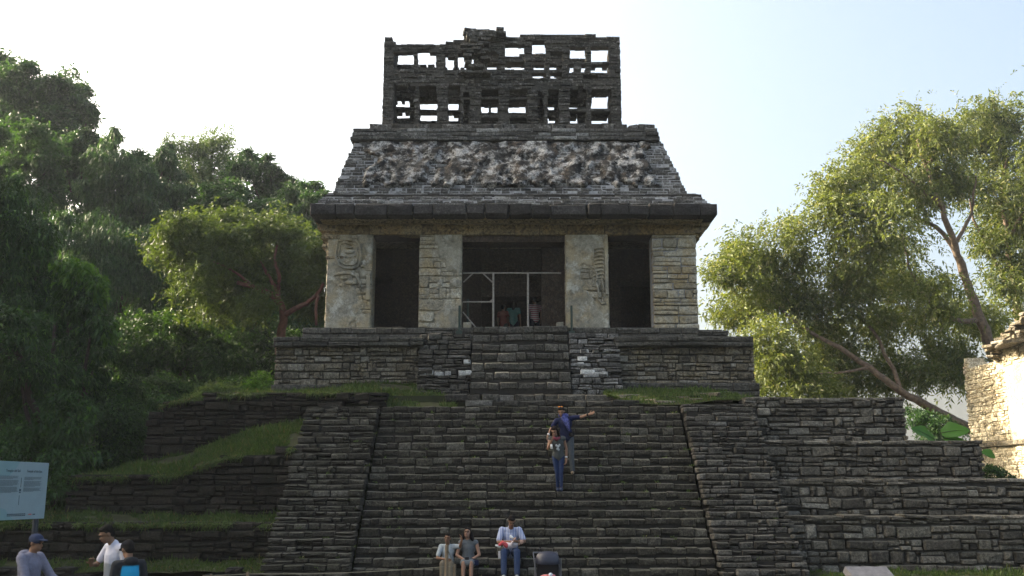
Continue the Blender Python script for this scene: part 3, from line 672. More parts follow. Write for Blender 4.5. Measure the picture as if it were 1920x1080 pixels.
for k, (a, b, lab) in enumerate(piers):
    x0, x1 = wx(a), wx(b)
    fc = (.2, .34) if k == 3 else (.24, .42)
    stp, cp = masonry((x0, WY, FZ), X_, Y_, x1 - x0, ZL - FZ, None, fc, (.3, .8), .4, (-.03, .05) if k == 3 else (-.02, .012), .012, 0, .03, .25, vary=.1, thick=.8, rubble=.2)
    if k == 3: p = local(cp).build('pier', M['palemortar'], tp)
    else: p = field('pier', x0, x1, FZ, ZL + .02, WY, rough(20 + k, k), M['stucco'], tp)
    place_stones(p, [(c - T0, u, bk, d, t) for c, u, bk, d, t in stp], M['cream'], 60, fam='worn' if k == 3 else 'cut')
    p['label'] = lab
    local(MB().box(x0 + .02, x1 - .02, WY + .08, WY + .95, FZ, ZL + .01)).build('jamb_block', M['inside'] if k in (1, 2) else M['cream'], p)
    if k == 0:                                           # carved medallion and glyph
        def rp(px, py): q = W(px, py, WY - .055); return q - T0
        ring = [(633, 452), (645, 449), (664, 450), (674, 458), (677, 478), (675, 497), (666, 504), (645, 503), (634, 496), (629, 478), (633, 452)]
        rm = MB().tube([rp(*q) for q in ring], .042, 8)
        rm.tube([rp(653 + (x - 653) * .76, 477 + (y - 477) * .76) for x, y in ring], .022, 8)
        rm.build('relief_medallion', M['stucco'], p, True)
        gm = MB()
        for (cx, cy, w_, h_) in ((655, 472, .34, .14), (648, 481, .09, .08), (657, 482, .08, .07), (665, 480, .08, .08), (655, 464, .26, .06)):
            c = rp(cx, cy); gm.ball(c, (w_ / 2, .05, h_ / 2), 10)
        gm.build('relief_glyph', M['stucco'], p, True)
        fm = MB().tube([rp(*q) for q in ((625, 517), (636, 513), (655, 512), (668, 518), (675, 530), (676, 545))], [.02, .05, .05, .05, .04, .02], 8)
        for (cx, cy, w_, h_) in ((645, 522, .25, .12), (655, 530, .3, .14), (640, 535, .14, .12), (665, 528, .16, .2), (680, 499, .14, .12)): fm.ball(rp(cx, cy), (w_ / 2, .05, h_ / 2), 10)
        fm.build('relief_figure', M['stucco'], p, True)
        st_ = MB(); q0 = rp(687, 516); q1 = rp(693, 562); st_.box(q0.x, q1.x, q1.y - .05, q1.y + .05, q1.z, q0.z, .005).build('relief_border', M['stucco'], p)
    if k == 2:
        fe = MB()
        def rp(px, py): q = W(px, py, WY - .06); return q - T0
        for i in range(9):
            y = 462 + i * 7
            fe.tube([rp(1112 + 3 * math.sin(i), y + 6), rp(1121, y + 3), rp(1130, y + 2), rp(1135, y + 9)], [.016, .03, .03, .012], 6)
        for (q, r_) in (([(1113, 468), (1111, 485), (1116, 505), (1120, 518), (1118, 530)], .028), ([(1118, 530), (1122, 545), (1120, 560), (1128, 570), (1136, 568)], .03), ([(1128, 522), (1132, 540), (1130, 556)], .024)):
            fe.tube([rp(*w_) for w_ in q], r_, 6)
        fe.build('relief_feathers', M['stucco'], p, True)
        q0 = rp(1133, 441); q1 = rp(1141, 552); MB().box(q0.x, q1.x, q1.y - .045, q1.y + .05, q1.z, q0.z, .004).build('relief_border', M['stucco'], p)
# lintels over the doors and the frieze above the piers
fr = local(MB().box(TX0, TX1, WY + .10, WY + .95, ZL, ZC_ + .35)).build('frieze', M['inside'], tp)
stf = []; u = TX0
for (a, b, z0) in ((611, 690, ZL), (690, 790, ZL), (790, 862, ZL), (862, 905, ZL - .02), (905, 965, ZL), (965, 1012, ZL - .02), (1012, 1064, ZL), (1064, 1135, ZL), (1135, 1228, ZL), (1228, 1309, ZL)):
    x0, x1 = wx(a), wx(b); h_ = ZC_ + .1 - z0
    stf.append((Vector(((x0 + x1) / 2, WY + .25 + rng.uniform(-.03, .03), z0 + h_ / 2)) - T0, X_, Y_, (x1 - x0 - .01, .5, h_), (0, rng.uniform(-.008, .008), 0)))
place_stones(fr, stf, M['stained'], 30, 'lintel_stone', 'slab')
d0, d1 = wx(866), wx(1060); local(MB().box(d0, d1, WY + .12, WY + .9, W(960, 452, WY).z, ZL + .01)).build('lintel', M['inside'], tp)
# rooms
IN = M['inside']; HZ = 11.2
rooms = MB()
rooms.box(TX0, TX0 + .5, WY + .9, 38.4, FZ, HZ).box(TX1 - .5, TX1, WY + .9, 38.4, FZ, HZ).box(TX0, TX1, 38.0, 38.5, FZ, HZ)
rooms.box(TX0, TX1, WY + .9, 38.4, HZ - .3, HZ + .1)
MY = 34.2
mo = [(640, 735, 520), (902, 1020, 556), (1163, 1240, 528)]; mo = [(wx(a, MY), wx(b, MY), W(960, t, MY).z) for a, b, t in mo]
e = TX0 + .5
for (a, b, t) in mo:
    rooms.box(e, a, MY, MY + .9, FZ, HZ - .3); rooms.box(a, b, MY, MY + .9, t, HZ - .3); e = b
rooms.box(e, TX1 - .5, MY, MY + .9, FZ, HZ - .3)
rooms.box(wx(1015, 33.0), wx(1062, 33.0), 32.7, 33.1, FZ, HZ - .3)
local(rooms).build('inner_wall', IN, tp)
local(MB().box(TX0 + .1, TX1 - .1, WY - .5, 38.4, FZ - .12, FZ)).build('floor', M['ledge'], tp)
# side walls outside
sw = []
for (x, s) in ((TX0, -1), (TX1, 1)):
    stw, cw = masonry((x, 38.4, FZ), Vector((0, -1, 0)), Vector((-s, 0, 0)), 38.4 - WY - .4, 3.3, None, (.22, .34), (.4, 1.0), .3, (-.02, .03), .014, 0, .02, .1, thick=.5, core_inset=.04)
    sw += stw
place_stones(tp, sw, M['cream'], 0, 'side_stone')
# cornice: stepped mouldings, fascia slabs and a sloping upper course
cz = lambda py, Y: W(960, py, Y).z
cor = empty('cornice', None, None, (0, 0, 0)); cor.parent = tp
ex = lambda px, Y, py=400: W(px, py, Y).x
zb0 = ZC_ + .02
Lx = {}
def ringbox(mb, y, xl_, xr_, z0, z1, j=.0): return mb.box(xl_, xr_, y, 38.4 + (31 - y), z0, z1, j)
mo1 = MB(); ringbox(mo1, 30.55, ex(600, 30.55), ex(1318, 30.55), zb0, zb0 + .14); ringbox(mo1, 30.72, ex(604, 30.7), ex(1313, 30.7), zb0 - .05, zb0 + .02)
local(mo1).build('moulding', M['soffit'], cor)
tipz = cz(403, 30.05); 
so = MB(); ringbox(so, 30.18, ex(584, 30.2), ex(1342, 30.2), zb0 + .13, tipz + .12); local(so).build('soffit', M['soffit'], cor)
fasz0, fasz1 = tipz, cz(381, 30.1)
stc = []; 
u = ex(580, 30.05)
xe = ex(1346, 30.05)
while u < xe - .05:
    w_ = min(rng.uniform(.4, 1.2), xe - u)
    if xe - u - w_ < .4: w_ = xe - u
    h_ = fasz1 - fasz0 + rng.uniform(-.07, .02); y = 30.05 + rng.uniform(-.04, .07)
    stc.append((Vector((u + w_ / 2, y + .45, fasz0 + h_ / 2)) - T0, X_, Y_, (w_ - .012, .9, h_), (rng.uniform(-.04, .04), rng.uniform(-.012, .012), rng.uniform(-.02, .02)))); u += w_
for s, px in ((-1, 580), (1, 1346)):
    v = 30.9
    while v < 38.8:
        stc.append((Vector((ex(px, 30.05) - s * .42, v + .5, (fasz0 + fasz1) / 2)) - T0, Vector((0, 1, 0)), Vector((-s, 0, 0)), (1.0, .8, fasz1 - fasz0 - rng.uniform(0, .03)), (0, 0, 0))); v += 1.02
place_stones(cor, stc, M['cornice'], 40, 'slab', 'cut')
# corbelled side courses below the overhang
sc = []
for s, xt, xb in ((-1, ex(588, 30.4), ex(607, 30.6, 470)), (1, ex(1340, 30.4), ex(1312, 30.6, 440))):
    zt_, zb_ = tipz + .05, (cz(478, 30.6) if s < 0 else cz(442, 30.6)); n = 10 if s < 0 else 6
    for i in range(n):
        f_ = i / (n - 1); x = xt + (xb - xt) * f_; z = zt_ + (zb_ - zt_) * f_; v = 31.0 + rng.uniform(-.1, .15)
        while v < 38:
            L_ = rng.uniform(.5, 1.0); sc.append((Vector((x - s * .3 + rng.uniform(-.04, .04), v + L_ / 2, z)) - T0, Vector((0, 1, 0)), Vector((-s, 0, 0)), (L_ - .02, .6, abs(zt_ - zb_) / n - .012), (0, 0, 0))); v += L_
place_stones(cor, sc, M['soffit'], 20, 'corbel_stone')
rbz, rty, rtz = cz(366, 30.85), 32.25, cz(266, 32.25)
x0, x1 = ex(590, 30.3, 375), ex(1332, 30.3, 375)
st, c = masonry((x0, 30.25, fasz1 - .02), X_, Y_, x1 - x0, rbz - fasz1 + .1, lambda u, v: v * .5 < u < x1 - x0 - v * .6, (.07, .11), (.2, .6), .6, (-.04, .05), .01, 1.2, .03, .1, thick=.8, core_inset=.03)
local(c).build('upper_course', M['palemortar'], cor)
place_stones(cor, [(a - T0, u, b, d, t) for a, u, b, d, t in st], M['roofstone'], 100, 'stone')
local(MB().box(x0 + .2, x1 - .2, 30.7, 38.9, fasz0 + .05, rbz - .02)).build('core', M['mortar'], cor)
# mansard roof
roof = empty('roof', None, None); roof.parent = tp
xb0, xb1 = ex(621, 30.85, 366), ex(1290, 30.85, 366); xt0, xt1 = ex(664, 32.25, 266), ex(1240, 32.25, 266)
sbk = (rty - 30.85) / (rtz - rbz); HH = rtz - rbz
st, c = masonry((xb0, 30.85, rbz - .03), X_, Y_, xb1 - xb0, HH + .05, lambda u, v: (xt0 - xb0) * v / HH < u < (xb1 - xb0) - (xb1 - xt1) * v / HH, (.08, .14), (.16, .42), .4, (-.04, .05), .016, sbk, .03, .12, thick=.7, core_inset=.025)
local(c).build('masonry_core', M['palemortar'], roof)
place_stones(roof, [(a - T0, u, b, d, t) for a, u, b, d, t in st], M['roofstone'], 180, 'stone')
bk = 38.55
local(MB().add([(xb0 + .1, 31.2, rbz - .1), (xb1 - .1, 31.2, rbz - .1), (xb1 - .1, bk, rbz - .1), (xb0 + .1, bk, rbz - .1), (xt0 + .1, 32.55, rtz), (xt1 - .1, 32.55, rtz), (xt1 - .1, bk - 1.4, rtz), (xt0 + .1, bk - 1.4, rtz)],
    [(0, 1, 5, 4), (1, 2, 6, 5), (2, 3, 7, 6), (3, 0, 4, 7), (4, 5, 6, 7), (3, 2, 1, 0)])).build('core', M['roof'], roof)
# side slopes built of stone courses too
sd = []
for s, xb, xt in ((-1, xb0, xt0), (1, xb1, xt1)):
    z = rbz
    while z < rtz - .05:
        h_ = rng.uniform(.12, .2); f_ = (z - rbz) / HH; x = xb + (xt - xb) * f_; v = 31.0 + 1.4 * f_
        while v < bk - 1.4 * f_ - .3:
            w_ = rng.uniform(.3, .8); sd.append((Vector((x - s * .25 + s * rng.uniform(-.04, .05), v + w_ / 2, z + h_ / 2)) - T0, Y_, Vector((-s, 0, 0)), (w_ - .02, .5, h_ - .012), (0, 0, rng.uniform(-.04, .04)))); v += w_
        z += h_
place_stones(roof, sd, M['roofstone'], 0, 'side_stone')
def roofdisp(X, Z):
    n = fbm(X * 1.3 + 100, Z * 1.6 + 100, 61, 5); n2 = fbm(X * 3.5 + 100, Z * 3.5 + 100, 71, 4); n3 = fbm(X * 9 + 100, Z * 9 + 100, 73, 3)
    d = np.abs(n - .5) * -.6 + .20 + (n2 - .45) * .24 + (n3 - .45) * .07
    for (cx, cz_, rx, rz, h) in ((.25, .45, .30, .42, .22), (-1.7, .55, .3, .4, .15), (2.1, .5, .35, .4, .14), (3.2, .45, .2, .45, .12), (-3.2, .35, .25, .4, .14), (.2, .18, .8, .14, .14), (1.1, .7, .35, .22, .12), (-.8, .72, .3, .2, .12), (-2.35, .3, .14, .5, .16), (3.75, .3, .12, .4, .1)):
        r2 = ((X - cx) / rx) ** 2 + ((Z - rbz - cz_ * HH) / (rz * HH * .5)) ** 2; d = d + h * np.exp(-r2 * 1.2)
    d = np.where(d > .20, .20 + (d - .20) * .35, d); d = d + .10 * np.exp(-((Z - rbz - .17 * HH) / .07) ** 2) * (n2 > .40)
    b = (Z - rbz) / HH
    edge = np.minimum(1, np.minimum((b - .13 + (n2 - .45) * .25) * 9, np.minimum((X + 4.95 + (n - .45) * 1.2) * 3, (4.75 - X + (n2 - .45) * 1.2) * 3)))
    return np.where(edge < 1, d * np.clip(edge, 0, 1) - .14 * (1 - np.clip(edge, 0, 1)), d)
fx0 = xb0 + .25; fx1 = xb1 - .25
field('stucco_relief', fx0, fx1, rbz + .1, rtz - .02, 30.85 + sbk * .1, roofdisp, M['roof'], roof, .035, sbk, (xt0 + .2, xt1 - .2))
# band and capping slab above the roof slope
ban = empty('roof_band', None, None); ban.parent = tp
zb_, zt_ = rtz - .01, cz(240, 32.05)
x0, x1 = ex(656, 32.05, 252), ex(1238, 32.05, 252)
st, c = masonry((x0, 32.02, zb_), X_, Y_, x1 - x0, zt_ - zb_, lambda u, v: v * .25 < u < x1 - x0 - v * .25, (.13, .2), (.3, .9), .5, (-.025, .03), .008, .12, .015, .1, thick=.9, core_inset=.03)
local(c).build('core', M['greymortar'], ban); local(MB().box(x0 + .15, x1 - .15, 32.7, bk - 1.2, zb_, zt_ - .02)).build('core', M['greymortar'], ban)
for s, xx in ((-1, x0), (1, x1)):
    v = 32.3
    while v < bk - 1.3: st.append((Vector((xx - s * .3, v + .4, (zb_ + zt_) / 2)), Y_, Vector((-s, 0, 0)), (.8, .5, zt_ - zb_ - .02), (0, 0, 0))); v += .82
place_stones(ban, [(a - T0, u, b, d, t) for a, u, b, d, t in st], M['roofstone'], 90, 'stone')
zs = cz(233, 32.5)
stl = []; u = ex(692, 32.45, 236); xe = ex(1230, 32.45, 236)
while u < xe - .05:
    w_ = min(rng.uniform(.35, .9), xe - u); stl.append((Vector((u + w_ / 2, 33.0, (zt_ + zs) / 2 + rng.uniform(-.01, .015))) - T0, X_, Y_, (w_ - .012, 1.1, max(.1, zs - zt_)), (0, rng.uniform(-.01, .01), 0))); u += w_
place_stones(ban, stl, M['comb'], 30, 'slab')
local(MB().box(ex(700, 32.5, 236), ex(1222, 32.5, 236), 33.4, bk - 1.6, zt_, zs - .01)).build('core', M['comb'], ban)
# pierced roof comb: two lattice walls
comb = empty('roof_comb', None, None); comb.parent = tp
CY, CY2 = 33.4, 34.75
front_holes = [(738, 96, 775, 131), (782, 94, 816, 131), (834, 103, 851, 142), (858, 101, 887, 142), (913, 98, 934, 130), (947, 81, 982, 131), (997, 79, 1022, 145), (1031, 96, 1054, 147), (1068, 86, 1097, 135), (1108, 86, 1141, 137), (1093, 142, 1121, 152),
    (738, 159, 776, 231), (785, 159, 818, 231), (840, 160, 862, 231), (868, 172, 880, 231), (902, 167, 934, 231), (954, 167, 987, 231), (1008, 174, 1019, 231), (1027, 166, 1047, 231), (1068, 165, 1099, 231), (1108, 167, 1145, 233)]
front_beams = [(902, 181, 990, 186), (902, 213, 986, 219), (947, 110, 982, 117), (1068, 114, 1142, 121), (1068, 205, 1146, 211), (866, 180, 882, 184), (834, 131, 888, 136), (997, 128, 1055, 134)]
extra_solid = [(1076, 121, 1090, 136)]
back_holes = [(737, 104, 777, 122), (780, 102, 817, 123), (832, 106, 854, 128), (856, 106, 889, 128), (832, 136, 876, 143), (910, 119, 930, 129), (922, 101, 934, 105), (946, 119, 984, 131), (946, 101, 972, 106), (1000, 120, 1020, 129), (998, 137, 1018, 146), (1030, 121, 1042, 130), (1030, 137, 1042, 147), (1066, 90, 1098, 111), (1066, 121, 1098, 136), (1106, 92, 1142, 113), (1106, 123, 1142, 138),
    (742, 187, 767, 200), (742, 209, 768, 223), (786, 189, 818, 206), (786, 212, 820, 224), (838, 191, 859, 204), (838, 214, 859, 227), (900, 195, 916, 211), (920, 195, 932, 211), (952, 195, 984, 211), (1026, 195, 1038, 207), (1026, 219, 1040, 230), (1066, 196, 1082, 204), (1066, 218, 1082, 229), (1106, 174, 1144, 207), (1106, 219, 1146, 233)]
top_prof = [(700, 70), (735, 70), (736, 79), (741, 79), (742, 85), (834, 83), (835, 79), (848, 79), (849, 73), (868, 73), (872, 55), (900, 55), (939, 59), (941, 69), (984, 66), (986, 65), (1050, 64), (1110, 66), (1159, 69), (1200, 69)]
def jit(a, b): return (fbm(np.array([a * .09 + 30.]), np.array([b * .09 + 30.]), 91, 3)[0] - .45) * 11
def comb_inside(holes, beams, solid, Yc, topoff):
    cx0 = W(716, 232, CY).x; zc0 = zs - .02
    def g(u, v):
        px, py = PX((cx0 + u, Yc, zc0 + v))
        if Yc > CY + .1:
            pf_, pyf = PX((cx0 + u, CY, zc0 + v)); px_o, py_o = pf_, pyf
        else: px_o, py_o = px, py
        if py_o < np.interp(px_o, [q[0] for q in top_prof], [q[1] for q in top_prof]) + topoff + jit(px, 3) * .15: return False
        j = jit(px, py); qx, qy = px + j * .5, py + j * .4
        for (a, b, c_, d) in solid:
            if a <= qx <= c_ and b <= qy <= d: return True
        for (a, b, c_, d) in beams:
            if a <= px <= c_ and b <= py <= d: return True
        for (a, b, c_, d) in holes:
            if a <= qx <= c_ and b <= qy <= d: return False
        return True
    return g
cx0, cx1 = W(716, 232, CY).x, W(1166, 232, CY).x; zc0 = zs - .02; zct = W(900, 54, CY).z
fw = empty('front_lattice', None, None); fw.parent = comb
bw = empty('back_lattice', None, None); bw.parent = comb
for (par, yy, fn, ns) in ((comb, CY, comb_inside(front_holes, front_beams, extra_solid, CY, 0), 230), (comb, CY2, comb_inside(back_holes, [], [], CY2, 6), 60)):
    st, c = masonry((cx0, yy, zc0), X_, Y_, cx1 - cx0, zct - zc0, fn, (.075, .125), (.14, .42), .36, (-.045, .05), .008, 0, .04, .1, vary=.1, thick=.32, core_inset=.03)
    local(c).build('lattice_core', M['greymortar'], par)
    place_stones(par, [(a - T0, u, b, d, t) for a, u, b, d, t in st], M['comb'], ns, 'stone')
for o_ in (fw, bw): bpy.data.objects.remove(o_)
# end walls, floor slabs and ties between the two lattices
et = []
for (xx, s) in ((cx0, -1), (cx1, 1)):
    z = zc0
    while z < W(900, 72, CY).z - .12:
        h_ = rng.uniform(.1, .16)
        et.append((Vector((xx - s * .17, (CY + CY2) / 2 + .12, z + h_ / 2)), Y_, Vector((-s, 0, 0)), (CY2 - CY - .1, .34 + rng.uniform(-.03, .06), h_ - .01), (0, 0, 0))); z += h_
zmid = W(940, 152, CY).z
u = cx0 + .3
while u < cx1 - .4:
    w_ = rng.uniform(.3, .7)
    if rng.random() < .8: et.append((Vector((u + w_ / 2, (CY + CY2) / 2 + .15, zmid + .02)), X_, Y_, (w_ - .01, CY2 - CY - .05, .12), (rng.uniform(-.02, .02), 0, 0)))
    u += w_
for (a, b_, py) in ((876, 938, 60),):
    z = W(900, py, CY).z - .09; x0, x1 = W(a, py, CY).x, W(b_, py, CY).x; u = x0
    while u < x1 - .05:
        w_ = min(rng.uniform(.4, .9), x1 - u); et.append((Vector((u + w_ / 2, CY + .3, z)), X_, Y_, (w_ - .01, .75, .11), (rng.uniform(-.015, .015), rng.uniform(-.015, .015), 0))); u += w_
for px in (828, 885, 1056):     # cross walls inside
    x = W(px, 150, CY).x
    for z in np.arange(zc0, zmid - .1, .14): et.append((Vector((x, (CY + CY2) / 2 + .15, z + .07)), Y_, X_, (CY2 - CY - .3, .26, .13), (0, 0, rng.uniform(-.03, .03))))
place_stones(comb, [(a - T0, u, b, d, t) for a, u, b, d, t in et], M['comb'], 0, 'tie_stone')
# ragged central mass of the comb
mm = []
for i in range(46):
    px = rng.uniform(874, 912); py = rng.uniform(60, 140) if i < 30 else rng.uniform(58, 72)
    if i >= 30: px = rng.uniform(874, 938)
    p = W(px, py, CY - .1); mm.append((p - T0, X_, Y_, (rng.uniform(.2, .5), .5, rng.uniform(.08, .13)), (rng.uniform(-.06, .06), rng.uniform(-.05, .05), rng.uniform(-.2, .2))))
place_stones(comb, mm, M['comb'], 20, 'projecting_stone')

# wooden barrier in the central doorway
wf = empty('wooden_frame', 'thin pole frame with braces closing off the central doorway', 'barrier', (W(925, 611, 31.35).x, 31.35, FZ))
wl = Vector(wf.location); M['pole'] = plain('weathered_pole', (.30, .27, .24), .8, .3, 20)
def bar(name, a, b, r=.028, Y=31.35, parent=wf, mat=None):
    mb = MB().tube([W(*a, Y) - Vector(parent.location), W(*b, Y) - Vector(parent.location)], r, 7); return mb.build(name, mat or M['pole'], parent)
pz = PX((0, 31.35, FZ))[1]
for px in (925, 990): bar('upright_pole', (px, pz), (px, 511), .034)
bar('top_rail', (868, 512), (1052, 512), .026); bar('middle_rail', (868, 566), (924, 566), .024)
for q in (((869, 529), (886, 513)), ((906, 513), (924, 530)), ((918, 566), (924, 561)), ((868, 585), (900, pz - 2))): bar('brace', *q, .022)
M['greenmetal'] = plain('dark_green_metal', (.03, .05, .04), .5, .2, 20)
for px, lab, cat in ((861, 'thin dark metal post standing left of the central doorway', 'post'), (1072, 'thin dark metal post standing right of the central doorway', 'post')):
    p = W(px, 622, 29.98); q = W(px, 573, 29.98)
    t = empty('barrier_post', lab, cat, (p.x, p.y, 7.0), 'dark posts flanking the central doorway')
    MB().tube([(0, 0, 0), (0, 0, q.z - 7.0)], .035, 8).build('shaft', M['greenmetal'], t); MB().box(-.09, .09, -.07, .07, -.12, .06).build('foot', M['greenmetal'], t)
p = W(877, 605, 31.6)
tag(MB().tube([(p.x, 31.6, FZ), (p.x, 31.6, W(877, 561, 31.6).z)], .035, 8).build('inner_post', M['greenmetal']), 'short green post just inside the central doorway, by the left jamb', 'post')
for (a, b_, t_, lab) in ((869, 884, 606, 'small squared block on the left end of the central threshold'), (1043, 1056, 604, 'small squared block on the right end of the central threshold')):
    x0, x1 = W(a, 607, 30.9).x, W(b_, 607, 30.9).x
    o = bpy.data.objects.new('threshold_block', stone_me(1.6, 2, M['stucco'])); COL.objects.link(o); o.location = ((x0 + x1) / 2, 30.9, FZ + .13); o.scale = ((x1 - x0) / 1.6, .3, .28)
    tag(o, lab, 'block')
# ------------------------------------------------------------------ sunlit ruin at the right
def WX(px, py, X):
    v = 540 - py; dy = F * math.cos(TH) - v * math.sin(TH); dz = F * math.sin(TH) + v * math.cos(TH); t = X / (px - 960)
    return Vector((X, dy * t, ZC + dz * t))
RX = 20.0
rt = empty('ruined_temple', 'sunlit ruined stone temple wall at the right edge beyond the terraces', 'ruin', (RX, 42, 1.5)); rlo = Vector(rt.location)
far = WX(1808, 700, RX).y
prof = [(1700, 676), (1804, 674), (1816, 676), (1817, 692), (1835, 686), (1862, 676), (1866, 662), (1874, 655), (1930, 640), (2100, 560)]
def rin(u, v):
    px, py = PX((RX, far - u, 1.5 + v)); return py > np.interp(px, [q[0] for q in prof], [q[1] for q in prof])
st, c = masonry((RX, far, 1.5), Vector((0, -1, 0)), Vector((1, 0, 0)), 7.0, 8.0, rin, (.14, .26), (.14, .45), .35, (-.03, .05), .012, .0, .05, .15, thick=.8, core_inset=.03, rubble=.5)
c.v = [tuple(Vector(v) - rlo) for v in c.v]; c.build('wall', M['warm'], rt)
place_stones(rt, st, M['warm'], 120, fam='worn')
sl_ = []
for (px, py, L_, pr) in ((1876, 655, .5, .35), (1885, 650, .9, .55), (1895, 641, .8, .4), (1912, 644, 1.1, .6), (1905, 630, .7, .2), (1916, 618, .5, .15), (1925, 605, .6, .25), (1932, 590, .6, .1), (1910, 610, .35, .1)):
    p = WX(px, py, RX); sl_.append((p + Vector((.25 - pr, 0, 0)), Vector((0, -1, 0)), Vector((1, 0, 0)), (L_, .9, .13), (rng.uniform(-.15, .1), rng.uniform(-.1, .1), rng.uniform(-.2, .2))))
for i in range(34):
    px = rng.uniform(1868, 1940); top_ = np.interp(px, [1868, 1895, 1940], [652, 628, 585]); py = rng.uniform(top_, top_ + 26)
    sl_.append((WX(px, py, RX) + Vector((.25 - rng.uniform(.0, .45), 0, 0)), Vector((0, -1, 0)), Vector((1, 0, 0)), (rng.uniform(.18, .5), .7, rng.uniform(.07, .17)), (rng.uniform(-.2, .2), rng.uniform(-.15, .15), rng.uniform(-.4, .4))))
place_stones(rt, sl_, M['platform'], 40, 'roof_slab')
st2 = []; y = far
zl = WX(1815, 838, RX).z
while y > 37.3:
    L_ = rng.uniform(.3, .6); st2.append((Vector((RX + .1, y - L_ / 2, zl)), Vector((0, -1, 0)), Vector((1, 0, 0)), (L_ - .01, .5, .2), (0, 0, 0))); y -= L_
place_stones(rt, st2, M['platform'], 20, 'ledge_stone')
mb = MB(); q = WX(1880, 690, RX); mb.box(-.05, .3, 37.3 - 42, q.y - 42 - .25, zl + .1 - 1.5, q.z - 1.5).build('plaster_patch', stone_mat('bright_plaster', (.34, .30, .21), (.62, .57, .44), pale=(.7, .66, .54), pale_amt=.7, moss_amt=0, black_amt=.25, pscale=2.0, rnd=0), rt)
MB().box(.7, 8, far - 42 - 7, far - 42 - .1, 0, 5.2).build('core', M['warm'], rt)
for i in range(46):
    X = rng.uniform(17.0, 19.7); Y = rng.uniform(34.0, 40); s = rng.uniform(.3, .7)
    o = bpy.data.objects.new('fallen_stone', stone_me(1.0 if i % 2 else 1.6, i % 5, M['platform'])); COL.objects.link(o)
    o.location = (X, Y, float(ground_z(X, Y)) + s * .3 + max(0, X - 17.8) * .4); o.scale = (s * .7, s * .7, s * .55); o.rotation_euler = (rng.uniform(-.4, .4), rng.uniform(-.4, .4), rng.uniform(0, 6))
    tag(o, 'rough fallen stone in the rubble heap at the foot of the sunlit ruin', 'stone', 'rubble heap below the sunlit ruin')

# ------------------------------------------------------------------ trees
def tree(name, label, base, blobs, n, leaf, lm, bark, paths, seed, group=None, cat='tree', **k):
    t = empty(name, label, cat, base, group)
    crown('crown', blobs, n, leaf, lm, t, seed, **k)
    if paths: limbs('trunk', base, paths, bark, t)
    return t
Y = 40
def bl(lst, Y, w=1.0): return [B(x, y, Y + dy, r, w=w) for x, y, r, dy in lst]
R_ = random.Random(3)
def dz(l, s=2.0): return [(x, y, r, R_.uniform(-s, s)) for x, y, r in l]
cedar = dz([(1375, 500, 49.0), (1395, 560, 55), (1465, 450, 52), (1435, 520, 60), (1500, 560, 65), (1450, 640, 55), (1480, 700, 56.0), (1555, 640, 62), (1562, 400, 49.0), (1590, 480, 62), (1640, 300, 62), (1600, 350, 50), (1690, 255, 55), (1750, 245, 50),
            (1700, 350, 60), (1640, 420, 60), (1690, 500, 68), (1760, 320, 55), (1620, 560, 62), (1560, 700, 54.0), (1640, 690, 50), (1750, 560, 50), (1780, 640, 50), (1720, 690, 45.0), (1555, 345, 28), (1540, 735, 43.0), (1680, 610, 53.0), (1385, 465, 37.0), (1430, 700, 47.0), (1840, 590, 47.0), (1800, 700, 47.0)], 3)
wp = lambda *q: [W(*a) for a in q]
tree('broadleaf_tree', 'large sunlit olive green tree right of the temple with a leaning limb', tuple(W(1870, 900, 48.0)), bl(cedar, 47), 135000, .20, M['leaf_cedar'], M['bark'],
     [(wp((1885, 905, 48.0), (1868, 690, 48.0), (1838, 600, 48.0), (1812, 530, 48.0), (1790, 460, 47.5), (1765, 390, 47.0), (1735, 310, 47.0), (1720, 260, 47.0)), .36, .06),
      (wp((1850, 820, 47.5), (1790, 790, 47.0), (1740, 762, 46.6), (1690, 735, 46.0), (1630, 690, 46.0), (1570, 650, 46.0), (1500, 610, 46.5), (1440, 560, 47.0)), .30, .05),
      (wp((1838, 600, 48.0), (1790, 600, 47.5), (1735, 560, 47.0), (1705, 500, 46.5), (1690, 430, 46.0)), .16, .04),
      (wp((1812, 530, 48.0), (1770, 440, 48.0), (1700, 400, 48.0), (1640, 370, 48.0), (1600, 340, 48.0)), .15, .04),
      (wp((1690, 735, 46.0), (1650, 640, 46.5), (1600, 570, 47.0), (1560, 480, 47.5)), .12, .03),
      (wp((1735, 310, 47.0), (1780, 270, 47.5), (1800, 250, 47.5)), .08, .03),
      (wp((1630, 690, 46.0), (1560, 700, 45.5), (1500, 700, 45.5)), .08, .03),
      (wp((1790, 460, 47.5), (1820, 400, 48.0), (1830, 330, 48.0)), .12, .04),
      (wp((1765, 390, 47.0), (1700, 330, 46.5), (1650, 300, 46.0)), .09, .03)], 11, clump=.30, nclump=60, shell=.3, spray=6, aspect=.36)
cedar2 = dz([(1820, 270, 60), (1835, 232, 47.0), (1880, 225, 50), (1910, 300, 62), (1885, 400, 53.0), (1925, 420, 60), (1905, 520, 53.0), (1960, 350, 80), (1900, 600, 43.0), (1960, 250, 70), (1960, 500, 70), (1830, 350, 47.0), (1850, 450, 43.0), (1980, 620, 60)], 2)
tree('broadleaf_tree', 'pale limbed olive tree at the right edge behind the sunlit ruin', tuple(W(1930, 900, 52.0)), bl(cedar2, 52), 60000, .21, M['leaf_cedar'], M['bark'],
     [(wp((1935, 905, 52.0), (1925, 700, 52.0), (1905, 560, 52.0), (1890, 450, 52.0), (1880, 380, 52.0), (1885, 280, 52.0)), .3, .06), (wp((1905, 560, 52.0), (1860, 480, 52.0), (1825, 410, 51.5), (1815, 330, 51.0)), .12, .04), (wp((1890, 450, 52.0), (1930, 380, 52.0), (1960, 300, 52.0)), .12, .04)], 12, clump=.30, nclump=60, shell=.3, spray=6, aspect=.36)
